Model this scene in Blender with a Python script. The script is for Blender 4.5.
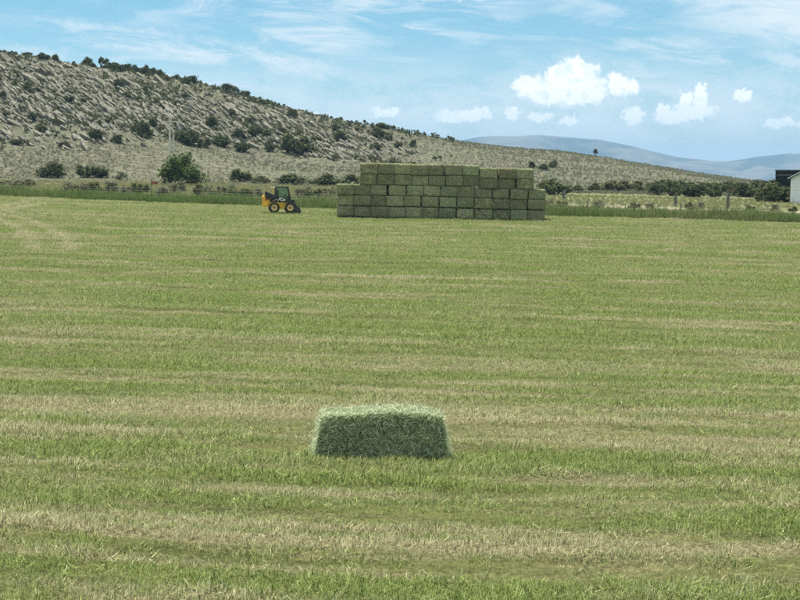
import bpy, bmesh, math, random
import numpy as np
from mathutils import Vector, Matrix, Euler, Quaternion

R = math.radians
SC = bpy.context.scene
COL = SC.collection
for o in list(bpy.data.objects):
    bpy.data.objects.remove(o)

# ------------------------------------------------------------------ camera
F = 1600.0                     # focal length in pixels of an 800 px wide frame
CAM_Z = 5.1
HOR = 172.0                    # image row of the true horizon (of 600)
PITCH = math.atan((300 - HOR) / F)
cam = bpy.data.cameras.new('camera')
cam.sensor_width = 36.0
cam.lens = 36.0 * F / 800.0
cam.clip_start = 0.5
cam.clip_end = 60000
cam_o = bpy.data.objects.new('camera', cam)
COL.objects.link(cam_o)
cam_o.location = (0, 0, CAM_Z)
cam_o.rotation_euler = (R(90) - PITCH, 0, 0)
SC.camera = cam_o

# ------------------------------------------------------------------ node helpers
class NT:
    def __init__(self, tree):
        self.t = tree
        self.n = tree.nodes
        self.l = tree.links
    def new(self, kind, **kw):
        nd = self.n.new(kind)
        for k, v in kw.items():
            setattr(nd, k, v)
        return nd
    def put(self, sock, v):
        if v is None:
            return
        if hasattr(v, 'is_output'):
            self.l.new(v, sock)
        else:
            sock.default_value = v
    def math(self, op, a, b=None, c=None, clamp=False):
        nd = self.new('ShaderNodeMath', operation=op, use_clamp=clamp)
        for i, v in enumerate((a, b, c)):
            self.put(nd.inputs[i], v)
        return nd.outputs[0]
    def vmath(self, op, a, b=None, c=None):
        nd = self.new('ShaderNodeVectorMath', operation=op)
        self.put(nd.inputs[0], a)
        if op == 'SCALE':
            self.put(nd.inputs[3], b)
        else:
            self.put(nd.inputs[1], b)
            if c is not None:
                self.put(nd.inputs[2], c)
        return nd.outputs[1] if op in ('LENGTH', 'DOT_PRODUCT', 'DISTANCE') else nd.outputs[0]
    def mix(self, f, a, b, blend='MIX'):
        nd = self.new('ShaderNodeMix', data_type='RGBA', blend_type=blend)
        self.put(nd.inputs[0], f)
        self.put(nd.inputs[6], a)
        self.put(nd.inputs[7], b)
        return nd.outputs[2]
    def noise(self, vec, scale, detail=4, rough=0.55, dist=0.0):
        nd = self.new('ShaderNodeTexNoise')
        self.put(nd.inputs['Vector'], vec)
        nd.inputs['Scale'].default_value = scale
        nd.inputs['Detail'].default_value = detail
        nd.inputs['Roughness'].default_value = rough
        nd.inputs['Distortion'].default_value = dist
        return nd.outputs[0]
    def ramp(self, v, lo, hi, a=0.0, b=1.0, smooth=True):
        nd = self.new('ShaderNodeMapRange', interpolation_type='SMOOTHSTEP' if smooth else 'LINEAR')
        self.put(nd.inputs[0], v)
        for i, x in enumerate((lo, hi, a, b)):
            self.put(nd.inputs[i + 1], x)
        return nd.outputs[0]
    def comb(self, x, y, z):
        nd = self.new('ShaderNodeCombineXYZ')
        for i, v in enumerate((x, y, z)):
            self.put(nd.inputs[i], v)
        return nd.outputs[0]
    def sep(self, v):
        nd = self.new('ShaderNodeSeparateXYZ')
        self.put(nd.inputs[0], v)
        return nd.outputs

# ------------------------------------------------------------------ world: sky with clouds
SUN_EL, SUN_AZ = R(71), R(-35)      # azimuth measured from +Y towards +X
sun_vec = Vector((math.sin(SUN_AZ) * math.cos(SUN_EL), math.cos(SUN_AZ) * math.cos(SUN_EL), math.sin(SUN_EL)))
world = bpy.data.worlds.new('World')
SC.world = world
world.use_nodes = True
wt = world.node_tree
wt.nodes.clear()
w = NT(wt)
sky = w.new('ShaderNodeTexSky', sky_type='NISHITA')
sky.sun_disc = False
sky.sun_elevation = SUN_EL
sky.sun_rotation = SUN_AZ
sky.altitude = 2000
sky.air_density = 1.0
sky.dust_density = 0.3
sky.ozone_density = 4.0
gen = w.new('ShaderNodeTexCoord').outputs['Generated']
gx, gy, gz = w.sep(gen)
az = w.math('ARCTAN2', gx, gy)
el = w.math('ARCSINE', gz)
# sky chart in units of 1/1600 rad: X to the east, Y downwards from the horizon row 172
CX = w.math('MULTIPLY_ADD', az, 1600.0, 400.0)
CY = w.math('MULTIPLY_ADD', el, -1600.0, 172.0)
P = w.comb(CX, CY, 0.0)
wob = w.new('ShaderNodeTexNoise', noise_dimensions='2D')
wob.inputs['Scale'].default_value = 0.10
wob.inputs['Detail'].default_value = 5
wob.inputs['Roughness'].default_value = 0.68
w.put(wob.inputs['Vector'], P)
wv = w.vmath('MULTIPLY', w.vmath('SUBTRACT', wob.outputs['Color'], (0.5, 0.5, 0.5)), (20, 17, 0))
PW = w.vmath('ADD', P, wv)
puffs = [(526, 88, 13, 11), (540, 90, 14, 12), (553, 76, 9, 8), (556, 86, 14, 13), (570, 74, 13, 13), (574, 66, 8, 7),
         (584, 77, 13, 12), (590, 87, 12, 12), (566, 92, 22, 14), (548, 98, 18, 8), (586, 97, 16, 9),
         (612, 83, 8, 8), (618, 88, 13, 9), (627, 89, 8, 8),
         (538, 118, 12, 5), (568, 121, 9, 4), (512, 115, 6, 8),
         (681, 101, 6, 7), (694, 93, 6, 8), (696, 102, 8, 9), (678, 109, 9, 6), (668, 119, 16, 5), (692, 113, 18, 6),
         (630, 118, 9, 10), (659, 112, 7, 6), (736, 99, 9, 5),
         (765, 125, 9, 5), (777, 123, 8, 5), (797, 126, 14, 4), (840, 120, 20, 10), (862, 110, 14, 12),
         (457, 117, 22, 6), (480, 114, 12, 6), (385, 113, 13, 5), (310, 118, 18, 5),
         (-60, 110, 30, 12), (-90, 96, 16, 14), (905, 95, 16, 9)]
acc = None
for (cx, cy, rx, ry) in puffs:
    d = w.vmath('LENGTH', w.vmath('MULTIPLY', w.vmath('SUBTRACT', PW, (cx, cy, 0)), (1 / rx, 1 / ry, 0)))
    acc = d if acc is None else w.math('SMOOTH_MIN', acc, d, 0.18)
cum = w.ramp(acc, 1.34, 0.72)
# cumulus belt elsewhere round the horizon
far_n = w.noise(w.comb(w.math('MULTIPLY', CX, 0.012), w.math('MULTIPLY', CY, 0.03), 3.0), 1.0, 6, 0.6)
outside = w.ramp(w.math('ABSOLUTE', w.math('SUBTRACT', CX, 400.0)), 480, 700)
belt = w.math('MULTIPLY', w.ramp(CY, -160, 20), w.ramp(CY, 185, 130))
cum2 = w.math('MULTIPLY', w.math('MULTIPLY', w.ramp(far_n, 0.56, 0.66), outside), belt)
cum = w.math('MAXIMUM', cum, cum2)
# high thin sheets, stretched along the horizon
PS = w.comb(w.math('MULTIPLY_ADD', CY, 0.9, w.math('MULTIPLY', CX, 0.30)), w.math('SUBTRACT', CY, w.math('MULTIPLY', CX, 0.16)), 0.0)
st = w.noise(w.vmath('MULTIPLY', PS, (0.022, 0.045, 0)), 1.0, 7, 0.62, 0.6)
sheet = w.ramp(st, 0.44, 0.70)
big = w.noise(w.vmath('MULTIPLY', P, (0.0042, 0.011, 0)), 1.0, 3, 0.5)
# the broad sheet high on the right, the streak on the left and the low veil
def blob(cx, cy, rx, ry, rot=0.0):
    dv = w.vmath('SUBTRACT', PW, (cx, cy, 0))
    if rot:
        vr = w.new('ShaderNodeVectorRotate', rotation_type='Z_AXIS')
        w.put(vr.inputs['Vector'], dv)
        vr.inputs['Angle'].default_value = -rot
        dv = vr.outputs[0]
    return w.ramp(w.vmath('LENGTH', w.vmath('MULTIPLY', dv, (1 / rx, 1 / ry, 0))), 1.15, 0.2)
veil_r = w.math('MULTIPLY', blob(800, 18, 230, 56, R(8)), w.ramp(st, 0.30, 0.62))
edge_r = w.math('MULTIPLY', blob(790, 68, 60, 9, R(14)), 0.7)
veil_l = w.math('MULTIPLY', blob(205, 54, 230, 18, R(8.5)), w.ramp(st, 0.34, 0.60))
veil_t = w.math('MULTIPLY', blob(440, -4, 120, 10, R(1)), w.ramp(st, 0.25, 0.55))
low = w.math('MULTIPLY', w.math('MULTIPLY', w.ramp(CY, 40, 118), w.ramp(w.noise(w.vmath('MULTIPLY', PW, (0.016, 0.04, 0)), 1.0, 5, 0.6), 0.30, 0.58)), 0.80)
general = w.math('MULTIPLY', w.math('MULTIPLY', sheet, w.ramp(big, 0.30, 0.52)), 0.85)
thin = general
halo = w.math('MULTIPLY', w.ramp(acc, 2.6, 1.0), 0.42)
for v in (veil_r, edge_r, veil_l, veil_t, low, halo):
    thin = w.math('MAXIMUM', thin, v)
# unseen broken cloud overhead, added to raise the fill light, on a flat ceiling
hz = w.math('MAXIMUM', gz, 0.05)
ceil_n = w.noise(w.comb(w.math('DIVIDE', gx, hz), w.math('DIVIDE', gy, hz), 7.0), 1.15, 6, 0.6)
high = w.math('MULTIPLY', w.ramp(ceil_n, 0.34, 0.50), w.ramp(gz, 0.11, 0.26))
thin = w.math('MAXIMUM', w.math('MULTIPLY', thin, 0.92), high)
# colours (multiplied by the background strength)
SKY_STR = 0.065
gamma_sky = w.new('ShaderNodeHueSaturation')
gamma_sky.inputs['Hue'].default_value = 0.474
gamma_sky.inputs['Saturation'].default_value = 1.20
gamma_sky.inputs['Value'].default_value = 0.84
w.put(gamma_sky.inputs['Color'], sky.outputs[0])
c1 = w.mix(thin, gamma_sky.outputs[0], (6.7, 7.5, 7.9, 1))
detail = w.noise(PW, 0.075, 5, 0.62)
under = w.ramp(w.math('ADD', CY, w.math('MULTIPLY', w.math('SUBTRACT', detail, 0.5), 60.0)), 84, 116)  # shaded cloud undersides, painted into the sky colour
core = w.ramp(acc, 1.0, 0.3)
cloud_c = w.mix(w.math('MAXIMUM', w.math('MULTIPLY', w.ramp(detail, 0.46, 0.64), 0.9), w.math('MULTIPLY', under, 0.55)), (10.2, 10.2, 9.7, 1), (7.6, 8.5, 9.0, 1))
c2 = w.mix(w.math('MULTIPLY', cum, w.ramp(CY, 150, 95, 0.88, 0.97)), c1, cloud_c)
bg = w.new('ShaderNodeBackground')
w.put(bg.inputs[0], c2)
bg.inputs[1].default_value = SKY_STR
wo = w.new('ShaderNodeOutputWorld')
w.l.new(bg.outputs[0], wo.inputs[0])
world.cycles.sampling_method = 'MANUAL'
world.cycles.sample_map_resolution = 1024

# ------------------------------------------------------------------ sun and exposure
sl = bpy.data.lights.new('sun', 'SUN')
sl.energy = 3.5
sl.angle = R(4.0)
sl.color = (1.0, 0.955, 0.88)
so = bpy.data.objects.new('sun', sl)
COL.objects.link(so)
so.rotation_euler = sun_vec.to_track_quat('Z', 'Y').to_euler()
so.location = (0, 0, 60)
vs = SC.view_settings
vs.view_transform = 'Standard'
vs.look = 'None'
vs.exposure = 1.02
vs.gamma = 1.0
vs.use_curve_mapping = False
SC.cycles.use_denoising = False
SC.cycles.max_bounces = 5
SC.cycles.diffuse_bounces = 3
SC.cycles.filter_width = 1.05
SC.cycles.transparent_max_bounces = 8
SC.cycles.volume_bounces = 0

# ------------------------------------------------------------------ numpy noise
def _hash(ix, iy, seed):
    h = (ix.astype(np.int64) * 374761393 + iy.astype(np.int64) * 668265263 + seed * 1442695041) & 0xFFFFFFFF
    h = ((h ^ (h >> 13)) * 1274126177) & 0xFFFFFFFF
    h = h ^ (h >> 16)
    return (h & 0xFFFFFF) / float(0xFFFFFF)
def vnoise(x, y, seed=0):
    x = np.asarray(x, float); y = np.asarray(y, float)
    ix = np.floor(x); iy = np.floor(y)
    fx = x - ix; fy = y - iy
    fx = fx * fx * fx * (fx * (fx * 6 - 15) + 10)
    fy = fy * fy * fy * (fy * (fy * 6 - 15) + 10)
    a = _hash(ix, iy, seed); b = _hash(ix + 1, iy, seed)
    c = _hash(ix, iy + 1, seed); d = _hash(ix + 1, iy + 1, seed)
    return (a + (b - a) * fx) * (1 - fy) + (c + (d - c) * fx) * fy
def fbm(x, y, seed=0, octv=4, gain=0.5):
    x = np.asarray(x, float); y = np.asarray(y, float)
    s = 0.0; a = 1.0; t = 0.0
    for k in range(octv):
        s = s + a * vnoise(x, y, seed + k * 17)
        t += a; a *= gain
        x = x * 2.03 + 11.3; y = y * 2.03 + 5.7
    return s / t
def sstep(a, b, v):
    t = np.clip((np.asarray(v, float) - a) / (b - a), 0, 1)
    return t * t * (3 - 2 * t)

# ------------------------------------------------------------------ terrain function
_sy = np.array([-60, 28.5, 120, 160, 240, 450, 12000.0])
_sz = np.array([-1.2, 0.0, 1.785, 2.27, 2.45, 2.3, -215.0])
def base_z(x, y):
    x = np.asarray(x, float); y = np.asarray(y, float)
    tilt = 0.02 * np.clip(x, -85, 85)
    return np.interp(y, _sy, _sz) - tilt
_rid = np.array([(-420, 40), (-250, 46), (-120, 44), (0, 56), (50, 62), (100, 70), (150, 76), (200, 86), (240, 97), (300, 113), (350, 124), (400, 132),
                 (450, 141), (500, 148), (560, 152), (620, 162), (680, 173), (740, 183), (790, 190), (1000, 196)], float)
def y_toe(x):
    return 236 + 0.12 * np.clip(np.asarray(x, float) + 60, -150, 200)
def y_ridge(x):
    return 395 + 0.42 * np.clip(np.asarray(x, float) + 90, -120, 260)
_rx = []; _rh = []
for px, py in _rid:
    u = (px - 400) / F
    Y = 400.0
    for _ in range(30):
        Y = float(y_ridge(u * Y))
    _rx.append(u * Y)
    _rh.append(max(0.05, CAM_Z + (HOR - py) / F * Y - float(base_z(u * Y, Y))))
_rx = np.array(_rx); _rh = np.array(_rh)
_vp = np.array([-0.3, 0.0, 0.1, 0.25, 0.40, 0.52, 0.66, 0.80, 0.92, 1.0, 1.3, 2.0, 3.0])
_pp = np.array([0.0, 0.0, 0.035, 0.125, 0.24, 0.39, 0.60, 0.80, 0.95, 1.0, 1.02, 0.9, 0.0])
def rocky(x, y):
    """0..1: where bare rock slabs break through."""
    x = np.asarray(x, float); y = np.asarray(y, float)
    v = (y - y_toe(x)) / (y_ridge(x) - y_toe(x))
    n = fbm(x * 0.03, y * 0.03, 71, 3)
    band = 1 - 0.75 * sstep(0.52, 0.66, fbm(x * 0.018 + 3, y * 0.085, 73, 3))
    m = sstep(0.42, 0.54, v + (n - 0.5) * 0.35) * sstep(1.12, 0.98, v) * band
    return m * sstep(25, -25, x + (n - 0.5) * 50)
def hill_h(x, y, fine=True):
    x = np.asarray(x, float); y = np.asarray(y, float)
    v = (y - y_toe(x)) / (y_ridge(x) - y_toe(x))
    p = np.interp(v, _vp, _pp)
    h = np.interp(x, _rx, _rh) * p
    amp = sstep(0.0, 0.3, p) * sstep(0.0, 6.0, np.interp(x, _rx, _rh))
    h = h + amp * (fbm(x * 0.022, y * 0.022, 5, 3) - 0.5) * 4.0 * sstep(1.0, 0.7, v)
    if fine:
        rk = rocky(x, y)
        # ledges that dip down to the east
        q = (x * 0.62 + y * 0.55) * 0.22 + fbm(x * 0.05, y * 0.05, 9, 2) * 2.2
        saw = q - np.floor(q)
        led = np.where(saw < 0.72, saw / 0.72, (1 - saw) / 0.28)
        h = h + rk * ((led - 0.5) * 1.5 + (fbm(x * 0.35, y * 0.35, 33, 3) - 0.5) * 1.6)
        h = h + sstep(0.02, 0.2, p) * (fbm(x * 0.16, y * 0.16, 3, 3) - 0.5) * 0.8
    return h
def ground_z(x, y):
    return base_z(x, y) + hill_h(x, y)
_Ys = np.concatenate([np.arange(12, 200, 0.25), np.arange(200, 620, 0.5)])
def hit(px, py):
    """point where the sight line through an image point meets the ground"""
    u = (px - 400) / F; t = (HOR - py) / F
    zt = ground_z(u * _Ys, _Ys)
    zr = CAM_Z + t * _Ys
    k = np.argmax(zr < zt)
    if zr[k] >= zt[k]:
        k = len(_Ys) - 1
    Y = float(_Ys[k])
    return Vector((u * Y, Y, float(zt[k])))
def crest(px):
    u = (px - 400) / F
    Ys = np.arange(300, 560, 0.5)
    e = (ground_z(u * Ys, Ys) - CAM_Z) / Ys
    k = int(np.argmax(e))
    Y = float(Ys[k])
    return Vector((u * Y, Y, float(ground_z(u * Y, Y))))
def field_edge(x):
    return np.interp(np.asarray(x, float), [-140, -37, -5, 12.4, 31, 90, 140], [190, 148.5, 131.5, 124.5, 122.5, 117, 112])

# ------------------------------------------------------------------ mesh helpers
def mesh_np(name, verts, faces, mat=None, smooth=False):
    me = bpy.data.meshes.new(name)
    verts = np.asarray(verts, np.float32).reshape(-1, 3)
    faces = np.asarray(faces, np.int32)
    n, k = faces.shape
    me.vertices.add(len(verts)); me.vertices.foreach_set('co', verts.ravel())
    me.loops.add(n * k); me.loops.foreach_set('vertex_index', faces.ravel())
    me.polygons.add(n); me.polygons.foreach_set('loop_start', np.arange(0, n * k, k, dtype=np.int32))
    if smooth:
        me.polygons.foreach_set('use_smooth', np.ones(n, bool))
    me.update(calc_edges=True)
    if mat:
        me.materials.append(mat)
    return me
def link(name, data, parent=None, loc=None, rot=None, scale=None):
    o = bpy.data.objects.new(name, data)
    COL.objects.link(o)
    if parent:
        o.parent = parent
    if loc is not None:
        o.location = loc
    if rot is not None:
        o.rotation_euler = rot
    if scale is not None:
        o.scale = scale
    return o
def tag(o, label=None, cat=None, group=None, kind=None):
    for k, v in (('label', label), ('category', cat), ('group', group), ('kind', kind)):
        if v:
            o[k] = v
    return o
def empty(name, loc=(0, 0, 0), rot=(0, 0, 0)):
    o = link(name, None, None, loc, rot)
    o.empty_display_size = 0.2
    return o
def grid_faces(nr, nc):
    i = np.arange((nr - 1) * nc).reshape(nr - 1, nc)[:, :-1].ravel()
    return np.stack([i, i + 1, i + nc + 1, i + nc], 1)
def fattr(me, name, arr):
    a = me.attributes.new(name, 'FLOAT', 'POINT')
    a.data.foreach_set('value', np.asarray(arr, np.float32).ravel())
def bm_mesh(name, bm, mat, smooth=False):
    me = bpy.data.meshes.new(name)
    bmesh.ops.recalc_face_normals(bm, faces=bm.faces[:])
    bm.to_mesh(me); bm.free()
    if smooth:
        me.polygons.foreach_set('use_smooth', np.ones(len(me.polygons), bool))
    if mat:
        me.materials.append(mat)
    return me
def bx(bm, x0, x1, y0, y1, z0, z1, bev=0.0, mtx=None):
    r = bmesh.ops.create_cube(bm, size=1.0)
    vs_ = r['verts']
    for v in vs_:
        v.co = Vector((x0 + (v.co.x + .5) * (x1 - x0), y0 + (v.co.y + .5) * (y1 - y0), z0 + (v.co.z + .5) * (z1 - z0)))
    if bev:
        es = list({e for v in vs_ for e in v.link_edges})
        b = bmesh.ops.bevel(bm, geom=es, offset=bev, segments=2, affect='EDGES', profile=0.6)
        vs_ = list({v for f in b['faces'] for v in f.verts} | {v for v in vs_ if v.is_valid})
    if mtx is not None:
        for v in vs_:
            if v.is_valid:
                v.co = mtx @ v.co
    return bm
def box_part(name, mat, parent, *a, bev=0.0, mtx=None):
    bm = bmesh.new()
    bx(bm, *a, bev=bev, mtx=mtx)
    return link(name, bm_mesh(name, bm, mat), parent)
def prism(bm, pts, y0, y1, bev=0.0):
    """polygon in the xz plane extruded along y"""
    a = [bm.verts.new((p[0], y0, p[1])) for p in pts]
    b = [bm.verts.new((p[0], y1, p[1])) for p in pts]
    n = len(pts)
    fs = [bm.faces.new(a), bm.faces.new(b[::-1])]
    for i in range(n):
        fs.append(bm.faces.new((a[i], b[i], b[(i + 1) % n], a[(i + 1) % n])))
    if bev:
        bmesh.ops.bevel(bm, geom=list({e for f in fs for e in f.edges}), offset=bev, segments=2, affect='EDGES')
    return bm
def prism_part(name, mat, parent, pts, y0, y1, bev=0.0):
    bm = bmesh.new()
    prism(bm, pts, y0, y1, bev)
    return link(name, bm_mesh(name, bm, mat), parent)
def tube_np(pts, rads, seg=6):
    """tapered tube -> verts, quad faces"""
    pts = [Vector(p) for p in pts]
    V = []; Fc = []
    for i, p in enumerate(pts):
        t = (pts[min(i + 1, len(pts) - 1)] - pts[max(i - 1, 0)]).normalized()
        s = t.cross(Vector((0.31, 0.95, 0.07)))
        if s.length < 1e-4:
            s = t.cross(Vector((1, 0, 0)))
        s.normalize(); q = t.cross(s)
        for k in range(seg):
            a = 2 * math.pi * k / seg
            V.append(tuple(p + (s * math.cos(a) + q * math.sin(a)) * rads[i]))
    for i in range(len(pts) - 1):
        for k in range(seg):
            Fc.append((i * seg + k, i * seg + (k + 1) % seg, (i + 1) * seg + (k + 1) % seg, (i + 1) * seg + k))
    return V, Fc
def cyl_y(bm, cx, cz, r, y0, y1, seg=28, prof=None):
    """wheel-like lathe about the y axis; prof = [(radius, y)]"""
    prof = prof or [(0, y0), (r, y0), (r, y1), (0, y1)]
    rings = []
    for rr, yy in prof:
        if rr <= 1e-6:
            rings.append([bm.verts.new((cx, yy, cz))])
        else:
            rings.append([bm.verts.new((cx + rr * math.cos(2 * math.pi * k / seg), yy, cz + rr * math.sin(2 * math.pi * k / seg))) for k in range(seg)])
    for a, b in zip(rings[:-1], rings[1:]):
        for k in range(seg):
            k2 = (k + 1) % seg
            if len(a) == 1 and len(b) == 1:
                continue
            if len(a) == 1:
                bm.faces.new((a[0], b[k], b[k2]))
            elif len(b) == 1:
                bm.faces.new((a[k], b[0], a[k2]))
            else:
                bm.faces.new((a[k], b[k], b[k2], a[k2]))
    return bm

# ------------------------------------------------------------------ materials
def new_mat(name):
    m = bpy.data.materials.new(name)
    m.use_nodes = True
    m.node_tree.nodes.clear()
    t = NT(m.node_tree)
    out = t.new('ShaderNodeOutputMaterial')
    return m, t, out
def principled(t, out, col, rough=0.8, metal=0.0, spec=0.3, bump=None, bump_d=0.02, bump_s=0.6):
    b = t.new('ShaderNodeBsdfPrincipled')
    t.put(b.inputs['Base Color'], col)
    t.put(b.inputs['Roughness'], rough)
    b.inputs['Metallic'].default_value = metal
    b.inputs['Specular IOR Level'].default_value = spec
    if bump is not None:
        bp = t.new('ShaderNodeBump')
        bp.inputs['Strength'].default_value = bump_s
        bp.inputs['Distance'].default_value = bump_d
        t.put(bp.inputs['Height'], bump)
        t.l.new(bp.outputs[0], b.inputs['Normal'])
    t.l.new(b.outputs[0], out.inputs[0])
    return b
def simple(name, col, rough=0.6, metal=0.0, spec=0.4, var=0.25, scale=8.0, dirt=None):
    """paint / wood / rubber with uneven tone"""
    m, t, out = new_mat(name)
    co = t.new('ShaderNodeTexCoord').outputs['Object']
    n = t.noise(co, scale, 5, 0.6)
    c = (*col, 1)
    d = (*[v * (1 - var) for v in col], 1) if dirt is None else (*dirt, 1)
    cc = t.mix(t.ramp(n, 0.38, 0.68), c, d)
    principled(t, out, cc, rough, metal, spec, n, 0.01, 0.2)
    return m
def leaf_mat(name, a, b, c=None, trans=0.35, inst=None, dry=None):
    """foliage: colour differs leaf by leaf and plant by plant, a little light comes through"""
    m, t, out = new_mat(name)
    isl = t.new('ShaderNodeNewGeometry').outputs['Random Per Island']
    oi = t.new('ShaderNodeObjectInfo').outputs['Random']
    col = t.mix(t.math('POWER', isl, 1.35) if inst == 'straw' else isl, (*a, 1), (*b, 1))
    if c is not None:
        col = t.mix(t.math('MULTIPLY', oi, 0.55), col, (*c, 1))
    if inst is not None:
        at = t.new('ShaderNodeAttribute', attribute_type='INSTANCER', attribute_name=inst)
        isl2 = t.math('FRACT', t.math('MULTIPLY', isl, 7.31))
        f = t.ramp(t.math('ADD', at.outputs['Fac'], t.math('MULTIPLY', t.math('SUBTRACT', isl2, 0.5), 0.95)), 0.12, 0.80)
        dcol = t.mix(t.math('FRACT', t.math('MULTIPLY', isl, 13.7)), (*dry[0], 1), (*dry[1], 1))
        col = t.mix(f, col, dcol)
    d = t.new('ShaderNodeBsdfDiffuse'); t.put(d.inputs[0], col)
    tr = t.new('ShaderNodeBsdfTranslucent'); t.put(tr.inputs[0], col)
    mx = t.new('ShaderNodeMixShader'); mx.inputs[0].default_value = trans
    t.l.new(d.outputs[0], mx.inputs[1]); t.l.new(tr.outputs[0], mx.inputs[2])
    t.l.new(mx.outputs[0], out.inputs[0])
    return m

def hay_mat(name, a, b, pale, sc):
    m, t, out = new_mat(name)
    co = t.new('ShaderNodeTexCoord').outputs['Object']
    oi = t.new('ShaderNodeObjectInfo').outputs['Random']
    off = t.vmath('ADD', co, t.comb(t.math('MULTIPLY', oi, 37.0), t.math('MULTIPLY', oi, 11.0), 0.0))
    lay = t.noise(t.vmath('MULTIPLY', off, sc), 1.0, 6, 0.7, 0.8)
    fine = t.noise(t.vmath('MULTIPLY', off, (60, 60, 90)), 1.0, 4, 0.7)
    big = t.noise(off, 1.7, 3, 0.5)
    c = t.mix(t.ramp(lay, 0.36, 0.64), (*a, 1), (*b, 1))
    c = t.mix(t.math('MULTIPLY', t.ramp(fine, 0.54, 0.70), 0.6), c, (*pale, 1))
    c = t.mix(t.math('MULTIPLY', t.ramp(big, 0.45, 0.70), 0.35), c, (b[0] * 1.25, b[1] * 1.05, b[2] * 0.95, 1))
    hs = t.new('ShaderNodeHueSaturation')
    t.put(hs.inputs['Color'], c)
    t.put(hs.inputs['Value'], t.ramp(oi, 0, 1, 0.72, 1.26, False))
    t.put(hs.inputs['Hue'], t.ramp(t.math('FRACT', t.math('MULTIPLY', oi, 9.7)), 0, 1, 0.478, 0.518, False))
    hgt = t.math('ADD', lay, t.math('MULTIPLY', fine, 0.8))
    principled(t, out, hs.outputs[0], 0.9, 0, 0.1, hgt, 0.05, 0.9)
    return m

M = {}
M['hay'] = hay_mat('stacked_hay', (0.15, 0.16, 0.075), (0.33, 0.33, 0.175), (0.52, 0.50, 0.31), (4, 4, 11))
M['hay_core'] = hay_mat('hay_core', (0.16, 0.19, 0.09), (0.33, 0.37, 0.20), (0.54, 0.58, 0.38), (20, 8, 8))
M['twine'] = simple('bale_twine', (0.36, 0.38, 0.27), 0.7, 0, 0.2)
M['twine_blue'] = simple('teal_twine', (0.16, 0.33, 0.29), 0.7, 0, 0.2)
M['hay_strand'] = leaf_mat('loose_hay', (0.17, 0.215, 0.10), (0.88, 0.93, 0.64), None, 0.45)
M['hay_strand_pale'] = leaf_mat('loose_hay_stack', (0.17, 0.18, 0.08), (0.46, 0.45, 0.27), None, 0.25)
M['grass'] = leaf_mat('stubble_blades', (0.066, 0.102, 0.022), (0.53, 0.625, 0.205), None, 0.32, 'straw', ((0.12, 0.105, 0.048), (0.79, 0.745, 0.46)))
M['tall_grass'] = leaf_mat('tall_grass_blades', (0.058, 0.112, 0.028), (0.19, 0.26, 0.078), None, 0.4, 'dry', ((0.24, 0.23, 0.11), (0.40, 0.36, 0.20)))
M['leaf_dark'] = leaf_mat('dark_leaves', (0.042, 0.060, 0.026), (0.125, 0.145, 0.068), (0.10, 0.10, 0.05), 0.3)
M['leaf_olive'] = leaf_mat('olive_leaves', (0.07, 0.088, 0.038), (0.175, 0.195, 0.09), (0.14, 0.13, 0.065), 0.3)
M['leaf_green'] = leaf_mat('green_leaves', (0.048, 0.080, 0.026), (0.135, 0.18, 0.06), (0.10, 0.13, 0.045), 0.4)
M['leaf_sage'] = leaf_mat('sage_leaves', (0.15, 0.16, 0.10), (0.23, 0.235, 0.155), (0.19, 0.18, 0.12), 0.35)
M['bark'] = simple('bark', (0.10, 0.078, 0.055), 0.95, 0, 0.1, 0.5, 14)
M['grey_wood'] = simple('weathered_wood', (0.155, 0.15, 0.138), 0.95, 0, 0.1, 0.4, 10)
M['pole_wood'] = simple('pole_wood', (0.62, 0.57, 0.47), 0.9, 0, 0.1, 0.35, 6)
M['post'] = simple('post_wood', (0.17, 0.14, 0.11), 0.95, 0, 0.1, 0.4, 12)
M['wire'] = simple('fence_wire', (0.22, 0.22, 0.22), 0.5, 0.8, 0.5)
M['red'] = simple('red_sign', (0.30, 0.11, 0.085), 0.6, 0, 0.3, 0.25, 6)
M['yellow'] = simple('yellow_paint', (0.95, 0.53, 0.03), 0.42, 0, 0.5, 0.18, 5, (0.70, 0.41, 0.06))
M['black'] = simple('black_paint', (0.022, 0.022, 0.024), 0.45, 0, 0.5, 0.0, 5, (0.05, 0.045, 0.038))
M['dark'] = simple('dark_steel', (0.04, 0.042, 0.048), 0.5, 0.3, 0.5, 0.0, 9, (0.085, 0.075, 0.06))
M['rubber'] = simple('tyre_rubber', (0.022, 0.021, 0.02), 0.9, 0, 0.2, 0.0, 14, (0.07, 0.062, 0.045))
M['rim'] = simple('cream_rim', (0.95, 0.66, 0.28), 0.5, 0, 0.4, 0.25, 12)
M['white'] = simple('white_paint', (0.80, 0.80, 0.78), 0.5, 0, 0.4, 0.10, 3)
M['orange'] = simple('orange_sticker', (0.75, 0.09, 0.02), 0.5, 0, 0.4, 0.1)
M['amber'] = simple('amber_beacon', (0.92, 0.80, 0.45), 0.3, 0, 0.5, 0.1)
M['seat'] = simple('seat_vinyl', (0.05, 0.05, 0.055), 0.7, 0, 0.3, 0.2)
M['siding'] = simple('white_siding', (0.80, 0.80, 0.79), 0.6, 0, 0.3, 0.10, 1.2)
M['roof_metal'] = simple('pale_roof', (0.62, 0.63, 0.64), 0.45, 0.1, 0.5, 0.15, 1.0)
M['trim'] = simple('dark_trim', (0.09, 0.09, 0.095), 0.6, 0, 0.3)
M['dark_siding'] = simple('dark_siding', (0.010, 0.014, 0.015), 0.8, 0, 0.15, 0.0, 1.5, (0.02, 0.022, 0.022))
M['lamp'] = simple('lamp_lens', (0.75, 0.75, 0.70), 0.2, 0, 0.6, 0.1)

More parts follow.
